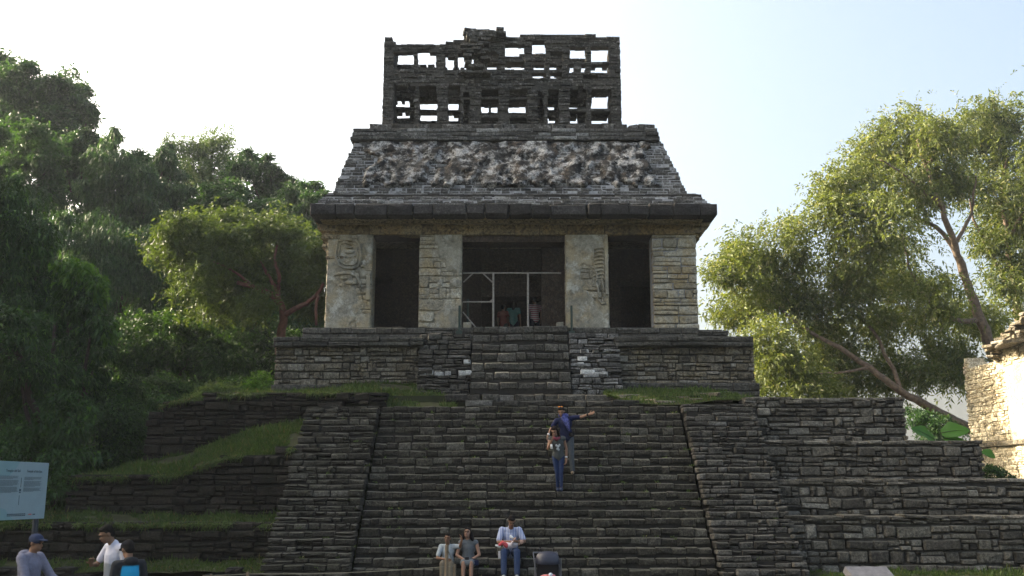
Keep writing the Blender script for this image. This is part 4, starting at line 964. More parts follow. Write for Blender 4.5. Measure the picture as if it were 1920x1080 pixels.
# low growth beyond the right terraces
tree('bush', 'dark green bush in the gap behind the top right wall', tuple(W(1740, 830, 38)), bl([(1735, 800, 30, 0), (1765, 800, 26, .5), (1715, 780, 22, .5), (1790, 815, 24, .5)], 38), 6000, .12, M['leaf_hill'], None, None, 13, cat='bush')
tree('bush', 'low green bush beside the rubble below the sunlit ruin', tuple(W(1860, 895, 31)), bl([(1858, 892, 18, 0), (1885, 900, 16, 0)], 31), 3000, .08, M['leaf_dark'], None, None, 14, cat='bush')
def big_leaf(mb, base, tip, width, fold=.15, up=Vector((0, 0, 1)), n=9):
    base, tip = Vector(base), Vector(tip); ax = tip - base; L = ax.length; d = ax.normalized(); w = d.cross(up).normalized(); nn = w.cross(d)
    vs = []; fs = []
    for i in range(n + 1):
        t = i / n; hw = width * (math.sin(math.pi * min(1, t * .92 + .08)) ** .7) * (1 - .25 * t) * .5
        sag = -.35 * L * t * t * .4
        for k in (-1, -.5, 0, .5, 1):
            vs.append(base + d * (L * t) + w * (hw * k * (1 + .10 * math.sin(t * 11 + k * 2))) + nn * (abs(k) * fold * hw + .14 * math.sin(t * 10 + k * 3) * hw * abs(k)) + Vector((0, 0, sag)))
    for i in range(n):
        for k in range(4): fs.append((i * 5 + k, i * 5 + k + 1, (i + 1) * 5 + k + 1, (i + 1) * 5 + k))
    mb.add(vs, fs)
M['bigleaf'] = leaf_mat('big_green_leaf', (.035, .11, .010), (.07, .19, .022), .45, patch=2.0)
pl = empty('elephant_ear_plant', 'broad glossy elephant-ear leaves rising behind the second right wall', 'plant', tuple(W(1760, 850, 29.5))); plo_ = Vector(pl.location)
for (b_, t_, w_) in (((1765, 812), (1818, 800), .62), ((1752, 824), (1706, 794), .50), ((1770, 822), (1812, 826), .35)):
    mb = MB(); big_leaf(mb, W(*b_, 29.5) - plo_, W(*t_, 29.2) - plo_, w_, .2, Vector((0, -.8, .6))); mb.build('leaf', M['bigleaf'], pl, True)
    MB().tube([Vector(mb.v[i * 5 + 2]) + Vector((0, -.012, .008)) for i in range(9)], [.014 * (1 - i / 10) for i in range(9)], 5).build('midrib', M['leaf_pale'], pl)
    MB().tube([W(1762, 850, 29.6) - plo_, W(*b_, 29.5) - plo_], .02, 6).build('stalk', M['leaf_pale'], pl)
pl = empty('elephant_ear_plant', 'small elephant-ear leaf at the outer end of the third right wall', 'plant', tuple(W(1846, 880, 28))); plo_ = Vector(pl.location)
mb = MB(); big_leaf(mb, W(1842, 845, 28) - plo_, W(1866, 856, 27.8) - plo_, .34, .2, Vector((0, -.8, .6))); mb.build('leaf', M['bigleaf'], pl, True)
MB().tube([W(1838, 885, 28.2) - plo_, W(1842, 845, 28) - plo_], .02, 6).build('stalk', M['leaf_pale'], pl)

# red-barked tree beside the temple
gum = dz([(320, 462, 38), (345, 430, 38), (395, 425, 46), (440, 415, 40), (470, 450, 50), (520, 430, 42), (555, 455, 45), (355, 490, 45), (400, 500, 52), (455, 520, 48), (360, 545, 40), (415, 560, 40), (505, 500, 44), (550, 520, 45), (590, 470, 40), (590, 560, 40), (480, 570, 34), (300, 462, 24), (600, 520, 40), (420, 460, 45)], 2.2)
tree('gumbo_limbo_tree', 'spreading tree with a forked red trunk left of the temple', tuple(W(527, 660, 38)), bl(gum, 38), 52000, .16, M['leaf_gumbo'], M['redbark'],
     [(wp((526, 665, 38), (528, 625, 38), (532, 590, 38), (522, 565, 38), (500, 548, 37.8), (475, 538, 37.5), (445, 530, 37)), .22, .07),
      (wp((532, 592, 38), (555, 578, 37.8), (580, 565, 37.6), (600, 545, 37.5), (606, 530, 37.4)), .12, .06),
      (wp((522, 565, 38), (520, 545, 38.2), (505, 520, 38.2), (490, 490, 38.4)), .12, .05),
      (wp((520, 548, 38.2), (524, 520, 38), (515, 490, 38), (520, 460, 38)), .10, .04),
      (wp((475, 538, 37.5), (440, 510, 37), (400, 490, 36.8)), .07, .03), (wp((596, 555, 37.5), (592, 580, 37.3), (593, 610, 37.2)), .07, .05)], 21, clump=.28, nclump=46, shell=.4, spray=7, aspect=.40)

# forest on the hillside
def gz(x, y): return float(ground_z(x, y))
def hill_tree(label, lst, Yd, n, leaf, lm, seed, name='forest_tree', trunk=True, **k):
    blobs = bl(dz(lst, 1.5), Yd); cx = np.mean([b[0][0] for b in blobs]); top = max(blobs, key=lambda b: b[0][2])
    base = (cx, Yd + .5, gz(cx, Yd + .5) - .3)
    paths = None
    if trunk:
        paths = [([base, (cx + .2, Yd + .4, (base[2] + top[0][2]) / 2), top[0]], .28, .05)]
        for b in blobs[::2]: paths.append(([(cx + .2, Yd + .4, (base[2] * .5 + top[0][2] * .5)), ((cx + b[0][0]) / 2, Yd, (base[2] + 2 * b[0][2]) / 3), b[0]], .10, .03))
    return tree(name, label, base, blobs, n, leaf, lm, M['darkbark'], paths, seed, **k)
G_ = 'trees on the left hillside'
hill_tree('tallest dark tree of the hillside at the upper left, with a wide lobed crown', [(30, 150, 50), (75, 180, 48), (20, 215, 50), (110, 175, 36), (140, 165, 34), (150, 205, 30), (90, 240, 46), (40, 270, 55), (165, 225, 16), (5, 130, 34), (120, 235, 26)], 58, 30000, .30, M['leaf_hill'], 31, group=G_, clump=.2, nclump=60, shell=.5)
hill_tree('rounded mid-green tree below the tallest tree at the left edge', [(20, 280, 50), (60, 270, 44), (95, 300, 40), (40, 340, 60), (100, 360, 45), (0, 330, 50)], 50, 22000, .24, M['leaf_hill'], 32, group=G_, clump=.2, nclump=60, shell=.5)
hill_tree('vine covered tree ending in a sharp leafy spike', [(216, 248, 10), (212, 262, 16), (208, 285, 24), (212, 315, 38), (225, 350, 48), (190, 350, 42), (260, 340, 34), (180, 300, 24), (170, 400, 50), (230, 410, 58), (270, 400, 40)], 50, 30000, .20, M['leaf_hill'], 33, name='vine_draped_tree', group=G_, clump=.16, nclump=80, shell=.75, droop=.9)
hill_tree('vine covered tree with a steep cone top, left of the airy treetops', [(315, 278, 10), (312, 295, 18), (310, 320, 28), (320, 350, 38), (295, 370, 40), (340, 390, 48), (280, 430, 46)], 51, 24000, .20, M['leaf_hill'], 34, name='vine_draped_tree', group=G_, clump=.16, nclump=80, shell=.75, droop=.9)
hill_tree('thin airy tree with open pale foliage against the sky', [(322, 268, 14), (345, 276, 20), (372, 268, 22), (402, 262, 20), (424, 272, 15), (400, 296, 24), (362, 302, 22), (428, 298, 16), (380, 330, 30), (420, 330, 28), (350, 335, 24), (440, 318, 16)], 58, 11000, .22, M['leaf_pale'], 35, group=G_, clump=.35, nclump=16, shell=.3, spray=5, aspect=.34)
hill_tree('open crowned tree on the skyline right of the airy tree', [(468, 292, 22), (498, 300, 16), (510, 318, 16), (540, 350, 20), (455, 318, 24), (485, 335, 30), (515, 345, 24), (445, 350, 30), (500, 375, 34), (528, 338, 16), (560, 372, 24)], 56, 17000, .22, M['leaf_hill'], 36, group=G_, clump=.3, nclump=22, shell=.35)
hill_tree('dark leafy tree just left of the temple cornice', [(548, 366, 20), (572, 360, 18), (592, 358, 16), (606, 366, 14), (575, 378, 24), (540, 395, 34), (580, 405, 34), (560, 440, 40), (600, 440, 40), (605, 390, 20)], 52, 22000, .20, M['leaf_hill'], 37, group=G_, clump=.25, nclump=36, shell=.4)
hill_tree('bushy dark tree in the dip below the open skyline trees', [(420, 370, 40), (390, 385, 34), (460, 395, 40), (500, 410, 38), (430, 420, 50)], 50, 20000, .20, M['leaf_hill'], 38, group=G_, clump=.2, nclump=60, shell=.55)
hill_tree('tree hung with long curtains of vines in the middle of the hillside', [(150, 440, 55), (210, 470, 58), (270, 480, 56), (180, 520, 55), (240, 560, 55), (300, 540, 52), (140, 560, 50)], 46, 34000, .17, M['leaf_hill'], 39, name='vine_draped_tree', group=G_, clump=.16, nclump=90, shell=.75, droop=1.2)
hill_tree('shadowy tree behind the red-barked tree', [(380, 480, 55), (450, 500, 60), (520, 520, 60), (580, 500, 50), (400, 580, 60), (480, 600, 60), (560, 600, 60)], 46, 30000, .20, M['leaf_hill'], 40, group=G_, clump=.2, nclump=70, shell=.6)
hill_tree('dim forest tree low on the slope above the ruined walls', [(230, 640, 55), (300, 630, 55), (360, 650, 55), (260, 700, 50), (330, 700, 50), (420, 660, 52)], 40, 26000, .18, M['leaf_dark'], 41, group=G_, clump=.2, nclump=70, shell=.6)
hill_tree('dim forest tree low on the slope beside the temple platform', [(440, 690, 40), (490, 680, 40), (470, 640, 46), (540, 660, 40), (400, 710, 34)], 41, 16000, .18, M['leaf_dark'], 42, group=G_, clump=.2, nclump=60, shell=.6)
hill_tree('dense dark tree standing in the gap between the tallest tree and the leafy spike', [(150, 285, 34), (178, 275, 26), (190, 300, 30), (140, 330, 44), (170, 340, 40), (160, 255, 18), (120, 300, 36)], 54, 20000, .24, M['leaf_hill'], 43, group=G_, clump=.2, nclump=60, shell=.55)
hill_tree('low dark tree on the skyline between the spike and the cone top', [(258, 300, 18), (275, 315, 22), (245, 320, 24), (268, 345, 30), (290, 330, 22)], 53, 12000, .22, M['leaf_hill'], 44, group=G_, clump=.2, nclump=60, shell=.55)
# nearer trees and shrubs at the left edge
hill_tree('dark drooping leafy tree filling the left edge at mid height', [(10, 370, 40), (40, 400, 50), (5, 450, 60), (50, 470, 50), (80, 440, 30), (10, 540, 70), (60, 560, 45)], 30, 24000, .17, M['leaf_dark'], 51, clump=.2, nclump=60, shell=.6, droop=.7, aspect=.36)
hill_tree('bright green leafy shrubby tree at left, lit from above', [(120, 525, 36), (150, 560, 42), (170, 600, 36), (100, 580, 50), (140, 640, 55), (185, 640, 30), (175, 690, 38), (110, 690, 55), (190, 610, 18)], 29, 26000, .16, M['leaf_dark'], 52, clump=.2, nclump=60, shell=.65, droop=.6)
hill_tree('thick broadleaf growth at the left edge behind the information board', [(30, 650, 70), (70, 720, 60), (20, 770, 70), (90, 790, 55), (60, 850, 60), (120, 850, 45), (130, 780, 45), (10, 880, 60), (110, 910, 40), (60, 930, 40)], 26.8, 34000, .15, M['leaf_dark'], 53, clump=.2, nclump=70, shell=.65, droop=.5)
M['leaf_fresh'] = M['leaf_bright']
tree('shrub', 'patch of fresh bright leaves on the shrubby tree at left', tuple(W(150, 560, 27.6)), bl([(150, 512, 26, 0), (175, 535, 20, 0), (120, 505, 16, 0), (185, 558, 12, 0), (205, 625, 12, 0)], 27.6), 1500, .19, M['leaf_bright'], None, None, 54, cat='shrub', droop=.6)
for i, (lst, Yd, lab, mt, n) in enumerate([
    ([(205, 790, 38), (235, 830, 34), (200, 850, 36), (250, 800, 30)], 28.5, 'bush with mid-green leaves at the end of the middle ruined wall', 'leaf_dark', 9000),
    ([(250, 770, 30), (285, 775, 24), (270, 800, 26), (300, 760, 20)], 31, 'bush behind the left end of the upper ruined wall', 'leaf_hill', 7000),
    ([(180, 745, 34), (215, 750, 34), (240, 735, 26)], 30, 'tall bush below the bright shrubby tree', 'leaf_dark', 8000),
    ([(395, 742, 18), (412, 735, 18), (430, 738, 16), (378, 750, 14)], 31, 'pale leafy bush on top of the upper ruined wall', 'leaf_pale', 4000),
    ([(440, 724, 18), (455, 732, 16), (448, 742, 16)], 32, 'middle bush of the three above the upper ruined wall', 'leaf_dark', 3500),
    ([(490, 718, 16), (500, 730, 16), (482, 732, 14), (495, 740, 14)], 31.5, 'small yellow-green bush beside the platform corner', 'leaf_bright', 3500),
    ([(330, 740, 28), (355, 745, 24), (310, 730, 26)], 33, 'dark bush on the slope left of the pale bush', 'leaf_dark', 6000)]):
    b = bl([(x, y, r, R_.uniform(-.4, .4)) for x, y, r in lst], Yd); c0 = b[0][0]
    tree('bush', lab, (c0[0], c0[1], c0[2] - 1.0), b, n, .12, M[mt], None, None, 60 + i, cat='bush', clump=.22, nclump=40, shell=.5, spray=4)
# undergrowth that closes the forest floor
uP = nr.random((26000, 2)); ux = -30 + uP[:, 0] * 28; uy = 29 + uP[:, 1] * 30
k_ = (ux < -10.2 - (uy - 30) * -.12) | (uy > 41); ux, uy = ux[k_], uy[k_]
uz = ground_z(ux, uy) + nr.random(len(ux)) ** 2 * 1.6
uD = unit(nr.normal(size=(len(ux), 3)) + np.array([0, -.3, .5]))
tag(link('undergrowth', leaf_mesh('undergrowth', np.stack([ux, uy, uz], 1), uD, .4 * nr.uniform(.6, 1.4, len(ux)), .16, .3, 9), M['leaf_dark']), 'dense dark undergrowth covering the forest slope', 'undergrowth', None, 'stuff')
# forest continued unseen past the left edge, added to shade the pyramid
fm_me = None
for i, (x, y, s) in enumerate([(-22, 27, 1.0), (-27, 33, 1.1), (-31, 35.5, 1.25), (-36, 31, 1.2), (-38, 36, 1.3), (-25, 21, .9), (-33, 24, 1.15), (-29, 29, 1.2), (-26, 30, 1.0)]):
    base = (x, y, gz(x, y) - .3)
    if fm_me is None:
        t = empty('forest_tree', None, 'tree', (0, 0, 0)); bb = [((0, 0, 6.5), (3, 3, 2.6), 1), ((2, .5, 5), (2.2, 2.4, 2), 1), ((-2, -.6, 5.2), (2.3, 2.3, 2), 1), ((.3, 1.5, 3.6), (2.4, 2.4, 1.8), 1), ((-.6, -1.8, 3.4), (2.4, 2.2, 1.8), 1)]
        c_ = crown('crown', bb, 12000, .3, M['leaf_hill'], t, 77, shell=.6); w_ = limbs('trunk', (0, 0, 0), [([(0, 0, 0), (.2, .1, 3), (0, 0, 6)], .3, .08)], M['darkbark'], t); fm_me = (c_, w_)
    else:
        t = empty('forest_tree', None, 'tree', (0, 0, 0))
        for s_o in fm_me: o = s_o.copy(); COL.objects.link(o); o.parent = t
    t.location = base; t.scale = (s * 1.15, s * 1.15, s); t.rotation_euler[2] = i * 1.3
    tag(t, 'unseen hillside forest tree added beyond the left edge to shade the pyramid', 'tree', 'forest beyond the left edge')
# ------------------------------------------------------------------ people
def voxel(name, mb, mat, parent, size, smooth_n=2, keep=None):
    """one continuous skin grown over overlapping shapes"""
    me = mesh_py('tmp', mb.v, mb.f); o = bpy.data.objects.new('tmp', me); COL.objects.link(o)
    m = o.modifiers.new('r', 'REMESH'); m.mode = 'VOXEL'; m.voxel_size = size; m.use_smooth_shade = True
    if smooth_n:
        s = o.modifiers.new('s', 'SMOOTH'); s.factor = .5; s.iterations = smooth_n
    dg = bpy.context.evaluated_depsgraph_get(); out = bpy.data.meshes.new_from_object(o.evaluated_get(dg))
    bpy.data.objects.remove(o); bpy.data.meshes.remove(me); out.name = name
    out.materials.clear()
    return link(name, out, mat, parent, True)
V = Vector
def cap(mb, a, b, ra, rb, n=10):
    a, b = V(a), V(b)
    mb.tube([a, b], [ra, rb], n); mb.ball(a, ra, n); mb.ball(b, rb, n); return mb
def stand(h=1.72, lean=0.0):
    k = h / 1.72
    J = dict(head=V((0, -.02, 1.60)), neck=V((0, .01, 1.46)), chest=V((0, .01, 1.27)), waist=V((0, .0, 1.06)), pelvis=V((0, .01, .93)),
        shL=V((-.185, .01, 1.40)), shR=V((.185, .01, 1.40)), elL=V((-.24, .03, 1.12)), elR=V((.24, .03, 1.12)), wrL=V((-.25, -.06, .88)), wrR=V((.25, -.06, .88)),
        hipL=V((-.095, .01, .90)), hipR=V((.095, .01, .90)), knL=V((-.11, -.02, .49)), knR=V((.11, -.02, .49)), anL=V((-.11, .03, .085)), anR=V((.11, .03, .085)))
    return {a: b * k for a, b in J.items()}
def sit(h=1.72, seat=.0, foot=-.41, fwd=.5, spread=.11):
    """local z=0 is the seat; the feet rest at z=foot; legs go towards -y"""
    k = h / 1.72
    J = dict(head=V((0, -.07, .78)), neck=V((0, -.0, .645)), chest=V((0, .03, .46)), waist=V((0, .05, .25)), pelvis=V((0, .04, .11)),
        shL=V((-.185, .0, .58)), shR=V((.185, .0, .58)), elL=V((-.24, -.08, .32)), elR=V((.24, -.08, .32)), wrL=V((-.08, -.30, .22)), wrR=V((.08, -.30, .22)),
        hipL=V((-.095, .03, .10)), hipR=V((.095, .03, .10)), knL=V((-spread, -.42, .14)), knR=V((spread, -.42, .14)))
    J = {a: b * k for a, b in J.items()}
    J['anL'] = V((-spread * k, -fwd * k, foot + .085)); J['anR'] = V((spread * k, -fwd * k, foot + .085)); return J
SKIN = {}
def skin(c):
    if c not in SKIN: SKIN[c] = plain('skin_tone', c, .6, .08, 40, .35)
    return SKIN[c]
CL = {}
def cloth(c, var=.15):
    if c not in CL: CL[c] = plain('cloth', c, .9, var, 25, .1)
    return CL[c]
def hand(mb, w, d, nrm, k=1.0, curl=.5):
    w, d, nrm = V(w), V(d).normalized(), V(nrm); nrm = (nrm - d * nrm.dot(d)).normalized(); s = d.cross(nrm)
    mb.ball(w + d * .05 * k, (.0, 0, 0), 4) if False else None
    m = Matrix((d, s, nrm)).transposed()
    mb.ball(w + d * .048 * k, (.052 * k, .040 * k, .017 * k), 10, m); cap(mb, w - d * .02 * k, w + d * .03 * k, .025 * k, .026 * k, 8)
    for i, (off, L) in enumerate(((-.030, .062), (-.010, .074), (.011, .070), (.031, .055))):
        p = w + d * .085 * k + s * off * k; q = p + (d * math.cos(curl * .6) + nrm * math.sin(curl * .6)) * L * .5 * k
        r_ = q + (d * math.cos(curl * 1.6) + nrm * math.sin(curl * 1.6)) * L * .55 * k
        cap(mb, p - d * .02 * k, q, .0098 * k, .0092 * k, 7); cap(mb, q, r_, .0092 * k, .0082 * k, 7)
    p = w + d * .03 * k - s * .03 * k; q = p + (d * .6 - s * .7 + nrm * .3).normalized() * .04 * k; r_ = q + (d * .9 - s * .2 + nrm * .35).normalized() * .032 * k
    cap(mb, p, q, .0125 * k, .011 * k, 7); cap(mb, q, r_, .011 * k, .009 * k, 7)
def person(label, loc, rz, J, st, vox=.009, group=None):
    """st: skin, top (colour), sleeve 0..1 (0 none, .5 short, 2 long), legs colour, leg_end fraction, shoe, hair, hairstyle, face (yaw, pitch)"""
    t = empty('person', label, 'person', loc, group, rz); g = J.get; k = st.get('k', 1.0); w = st.get('w', 1.0)
    yaw, pit = st.get('face', (0, 0)); rol = st.get('roll', 0)
    HR = Euler((0, 0, yaw)).to_matrix() @ Euler((pit, 0, 0)).to_matrix() @ Euler((0, rol, 0)).to_matrix()
    hd = J['head']; H = lambda x, y, z: hd + HR @ (V((x, y, z)) * k)
    b = MB()
    b.ball(H(0, .012, .025), (.074 * k, .092 * k, .092 * k), 14, HR); b.ball(H(0, -.022, -.045), (.056 * k, .066 * k, .070 * k), 12, HR); b.ball(H(0, -.055, -.085), (.030 * k, .028 * k, .024 * k), 10, HR)
    b.ball(H(0, -.094, -.022), (.014 * k, .018 * k, .024 * k), 8, HR); b.ball(H(0, -.085, .03), (.05 * k, .012 * k, .012 * k), 8, HR); b.ball(H(0, -.083, -.058), (.024 * k, .012 * k, .008 * k), 8, HR)
    for s in (-1, 1): b.ball(H(s * .076, .01, -.005), (.012 * k, .02 * k, .032 * k), 8, HR)
    cap(b, J['neck'] - V((0, 0, .06 * k)), H(0, .02, -.05), .056 * k * w, .052 * k, 10)
    tors = [('chest', (.165 * w, .105 * w, .16)), ('waist', (.140 * w, .098 * w, .14)), ('pelvis', (.160 * w, .115 * w, .13))]
    sd_ = (J['shR'] - J['shL']); ax = sd_.normalized() if sd_.length > 0 else V((1, 0, 0))
    def torso(mb, e=0.0, parts=('chest', 'waist', 'pelvis')):
        for nm, r_ in tors:
            if nm not in parts: continue
            up = (J['neck'] - J['pelvis']).normalized(); fw = ax.cross(up); m = Matrix((ax, fw, up)).transposed()
            mb.ball(J[nm], tuple(q * k + e for q in r_), 14, m)
        if 'chest' in parts:
            cap(mb, J['shL'] * .9 + J['chest'] * .1, J['shR'] * .9 + J['chest'] * .1, .058 * k + e, .058 * k + e, 10)
            cap(mb, J['chest'], J['neck'] - V((0, 0, .03 * k)), .11 * k * w + e, .060 * k + e * .6, 12)
            cap(mb, J['chest'], J['waist'], .125 * k * w + e, .115 * k * w + e, 12)
        if 'pelvis' in parts: cap(mb, J['waist'], J['pelvis'], .118 * k * w + e, .125 * k * w + e, 12)
    torso(b)
    for s in 'LR':
        cap(b, J['sh' + s], J['el' + s], .047 * k * w, .037 * k * w); cap(b, J['el' + s], J['wr' + s], .038 * k * w, .025 * k)
        d = (J['wr' + s] - J['el' + s]); d = st.get('hand' + s, d); nn = st.get('palm' + s, V(((1 if s == 'L' else -1), -.4, 0)))
        hand(b, J['wr' + s], d, nn, k, st.get('curl', .55))
        cap(b, J['hip' + s], J['kn' + s], .082 * k * w, .054 * k * w); cap(b, J['kn' + s], J['an' + s], .054 * k * w, .036 * k)
        td = V(st.get('toe', (0, -1, 0))).normalized(); cap(b, J['an' + s] + V((0, 0, -.045 * k)), J['an' + s] + td * .13 * k + V((0, 0, -.055 * k)), .036 * k, .026 * k)
    voxel('body', b, skin(st['skin']), t, vox)
    # eyes, brows, mouth
    e = MB()
    for s in (-1, 1): e.ball(H(s * .031, -.083, .008), (.013 * k, .008 * k, .007 * k), 6, HR); e.ball(H(s * .032, -.088, .030), (.02 * k, .007 * k, .005 * k), 6, HR)
    e.build('eyes', cloth((.02, .015, .012)), t)
    MB().ball(H(0, -.092, -.060), (.022 * k, .006 * k, .006 * k), 8, HR).build('mouth', cloth((.22, .08, .07)), t, True)
    # trousers, skirt
    lg = MB(); torso(lg, .012 * k, ('pelvis',)); le = st.get('leg_end', .97)
    for s in 'LR':
        h_, n_, a_ = J['hip' + s], J['kn' + s], J['an' + s]
        if le > .5:
            q = n_ + (a_ - n_) * (le - .5) * 2; cap(lg, h_, n_, (.096 if not st.get('skinny') else .086) * k * w, (.070 if not st.get('skinny') else .059) * k * w); cap(lg, n_, q, (.070 if not st.get('skinny') else .058) * k * w, (.058 if not st.get('skinny') else .043) * k * w)
        else: q = h_ + (n_ - h_) * le * 2; cap(lg, h_, q, .10 * k * w, .085 * k * w)
    if st.get('skirt'):
        for f_ in (.3, .6, .9): cap(lg, J['hipL'] + (J['knL'] - J['hipL']) * f_, J['hipR'] + (J['knR'] - J['hipR']) * f_, .085 * k, .085 * k)
    voxel('skirt' if st.get('skirt') else 'trousers', lg, cloth(st['legs']), t, vox * 1.2)
    # top
    tm = MB(); torso(tm, .016 * k, ('chest', 'waist') if st.get('tucked') else ('chest', 'waist', 'pelvis'))
    sl_ = st.get('sleeve', .5)
    for s in 'LR':
        h_, n_, a_ = J['sh' + s], J['el' + s], J['wr' + s]
        if sl_ > 0:
            f_ = min(1, sl_); cap(tm, h_, h_ + (n_ - h_) * f_, .066 * k * w, (.066 - .010 * f_) * k * w)
            if sl_ > 1: cap(tm, n_, n_ + (a_ - n_) * (sl_ - 1), .055 * k * w, .040 * k * w)
    for nm, (p_, r_) in st.get('extra_top', {}).items(): tm.ball(p_, r_, 10)
    tm_mat = st['top'] if not isinstance(st['top'], tuple) else cloth(st['top'])
    voxel(st.get('top_name', 'shirt'), tm, tm_mat, t, vox * 1.2)
    # shoes
    if st.get('shoe'):
        for s in 'LR':
            td = V(st.get('toe', (0, -1, 0))).normalized(); a_ = J['an' + s]; sm_ = MB()
            cap(sm_, a_ + V((0, 0, -.035 * k)) - td * .03 * k, a_ + td * .14 * k + V((0, 0, -.048 * k)), .045 * k, .036 * k); cap(sm_, a_, a_ + V((0, 0, -.04 * k)), .044 * k, .046 * k)
            voxel('shoe', sm_, cloth(st['shoe']), t, vox * 1.2)
    # hair or cap
    hm = MB(); hs = st.get('hairstyle', 'short')
    hm.ball(H(0, .026, .040), (.082 * k, .092 * k, .092 * k), 14, HR)
    if hs != 'cap': hm.ball(H(0, -.03, .085), (.066 * k, .05 * k, .035 * k), 10, HR)
    hm.ball(H(0, .06, -.02), (.07 * k, .05 * k, .06 * k), 10, HR)
    if hs == 'long':
        for s in (-1, 1):
            hm.tube([H(s * .06, .01, .06), H(s * .085, .015, -.02), H(s * .095, .01, -.12), H(s * .10, .0, -.22), H(s * .08, .0, -.30)], [.03 * k, .038 * k, .042 * k, .038 * k, .015 * k], 8)
        hm.tube([H(0, .09, .03), H(0, .10, -.1), H(0, .09, -.26)], [.06 * k, .075 * k, .04 * k], 8)
    if hs == 'bob':
        for s in (-1, 1): hm.tube([H(s * .06, .01, .06), H(s * .085, .02, -.02), H(s * .11, .03, -.11), H(s * .13, .04, -.17)], [.03 * k, .04 * k, .05 * k, .02 * k], 8)
        hm.tube([H(0, .09, .03), H(0, .10, -.1), H(0, .09, -.18)], [.06 * k, .075 * k, .04 * k], 8)
    voxel('hair', hm, cloth(st.get('hair', (.012, .010, .009)), .3), t, vox)
    if hs == 'cap':
        cm = MB(); cm.ball(H(0, .012, .050), (.090 * k, .104 * k, .082 * k), 14, HR); cm.ball(H(0, -.10, .058), (.062 * k, .075 * k, .012 * k), 12, HR)
        voxel('cap', cm, cloth(st['cap']), t, vox)
    return t
def attach(name, mb, mat, parent, smooth=True): return mb.build(name, mat, parent, smooth)
TAN, BRN = (.25, .135, .085), (.19, .10, .06)
def step_at(i): return (i + 1) * RISE + .005, SY0 + i * RUN
sc_ = lambda Y, z: 1867 / (.98 * Y + .2 * (z - ZC))
def Xat(px, Y, z): return (px - 960) / sc_(Y, z)

# -- man on the stairs, pointing
z, y = step_at(12); loc = V((Xat(1062, y + .12, z + .8), y + .12, z)); J = stand(1.70)
J.update(anR=V((.14, -.03, .085)), knR=V((.12, -.05, .48)), anL=V((-.20, .22, .085 + RISE)), knL=V((-.15, -.02, .56)), hipL=V((-.09, .03, .90)), hipR=V((.10, .03, .88)), pelvis=V((0, .03, .92)), waist=V((-.01, .0, 1.05)),
    chest=V((-.03, -.05, 1.25)), neck=V((-.07, -.09, 1.43)), head=V((-.13, -.15, 1.545)), shL=V((-.24, -.05, 1.33)), shR=V((.14, -.06, 1.39)), elR=V((.36, -.14, 1.41)), wrR=V((.56, -.22, 1.47)), elL=V((-.38, -.10, 1.12)), wrL=V((-.47, -.20, .95)))
man = person('man in navy shirt and blue scarf on the stairs, pointing with outstretched arm', loc, 0, J, dict(skin=TAN, top=(.015, .019, .055), sleeve=.75, legs=(.075, .085, .095), shoe=(.22, .17, .12), face=(-.25, .45), handR=V((1, -.3, .35)), handL=V((-.2, -.3, -1)), curl=.35, hairstyle='short'))
sf = MB(); hdv = J['neck']
sf.tube([hdv + V((.09 * math.cos(a), .075 * math.sin(a), .02 + .02 * math.sin(2 * a))) for a in np.linspace(0, 2 * math.pi, 13)], .045, 8)
sf.tube([hdv + V((.03, -.10, -.02)), hdv + V((.09, -.14, -.14)), hdv + V((.10, -.14, -.27)), hdv + V((.13, -.12, -.36))], [.05, .055, .05, .03], 8); sf.tube([hdv + V((-.03, -.10, -.02)), hdv + V((.03, -.15, -.15)), hdv + V((.06, -.14, -.25))], [.05, .045, .025], 8)
voxel('scarf', sf, cloth((.06, .07, .21), .7), man, .012)
attach('pouch', MB().ball(V((.13, -.14, .98)), (.075, .05, .065), 10), cloth((.01, .01, .012)), man)
sg = MB(); hd = J['head']
for s in (-1, 1): sg.ball(hd + V((-.02 + s * .034, -.045, .115)), (.032, .014, .018), 8)
M['amber'] = plain('amber_lens', (.75, .22, .01), .15, .2, 20, .6)
attach('sunglasses', sg, M['amber'], man)
attach('wristband', MB().tube([J['wrL'] + V((.02, .015, .04)), J['wrL'] + V((.005, .0, .015))], .031, 10), cloth((.75, .75, .75)), man); attach('watch', MB().tube([J['wrR'] + V((-.05, .02, -.01)), J['wrR'] + V((-.02, .005, 0))], .032, 10), cloth((.012, .012, .014)), man)

# -- woman coming down in front of him
z, y = step_at(10); loc = V((Xat(1047, y + .1, z + .7), y + .10, z)); J = stand(1.60)
J.update(anL=V((-.02, .02, .085)), anR=V((.06, -.06, .085)), knL=V((-.04, -.05, .46)), knR=V((.06, -.08, .45)), chest=V((-.02, -.05, 1.17)), neck=V((-.05, -.10, 1.34)), head=V((-.10, -.17, 1.44)), shL=V((-.20, -.08, 1.27)), shR=V((.13, -.05, 1.28)),
    elL=V((-.26, -.16, 1.02)), wrL=V((-.17, -.29, 1.22)), elR=V((.20, .0, 1.02)), wrR=V((.19, -.05, .78)))
wom = person('woman in dark tank top and blue jeans stepping down the stairs, hand at her mouth', loc, 0, J, dict(skin=TAN, top=(.07, .075, .075), sleeve=0, legs=(.022, .035, .085), skinny=True, shoe=(.03, .04, .07), face=(-.35, .5), hairstyle='long', w=.88, hair=(.016, .010, .008), handL=V((.3, .1, 1)), top_name='tank_top'))
attach('scarf', MB().tube([J['neck'] + V((-.08, -.06, -.04)), J['neck'] + V((.0, -.12, -.10)), J['neck'] + V((.08, -.08, -.05))], [.03, .05, .03], 8), cloth((.20, .05, .07)), wom)
pr = MB()
for q in ((-.05, -.155, 1.10), (-.01, -.16, 1.07), (.02, -.155, 1.11), (-.03, -.15, 1.02), (.0, -.15, 1.0)): pr.ball(V(q), (.028, .016, .034), 8)
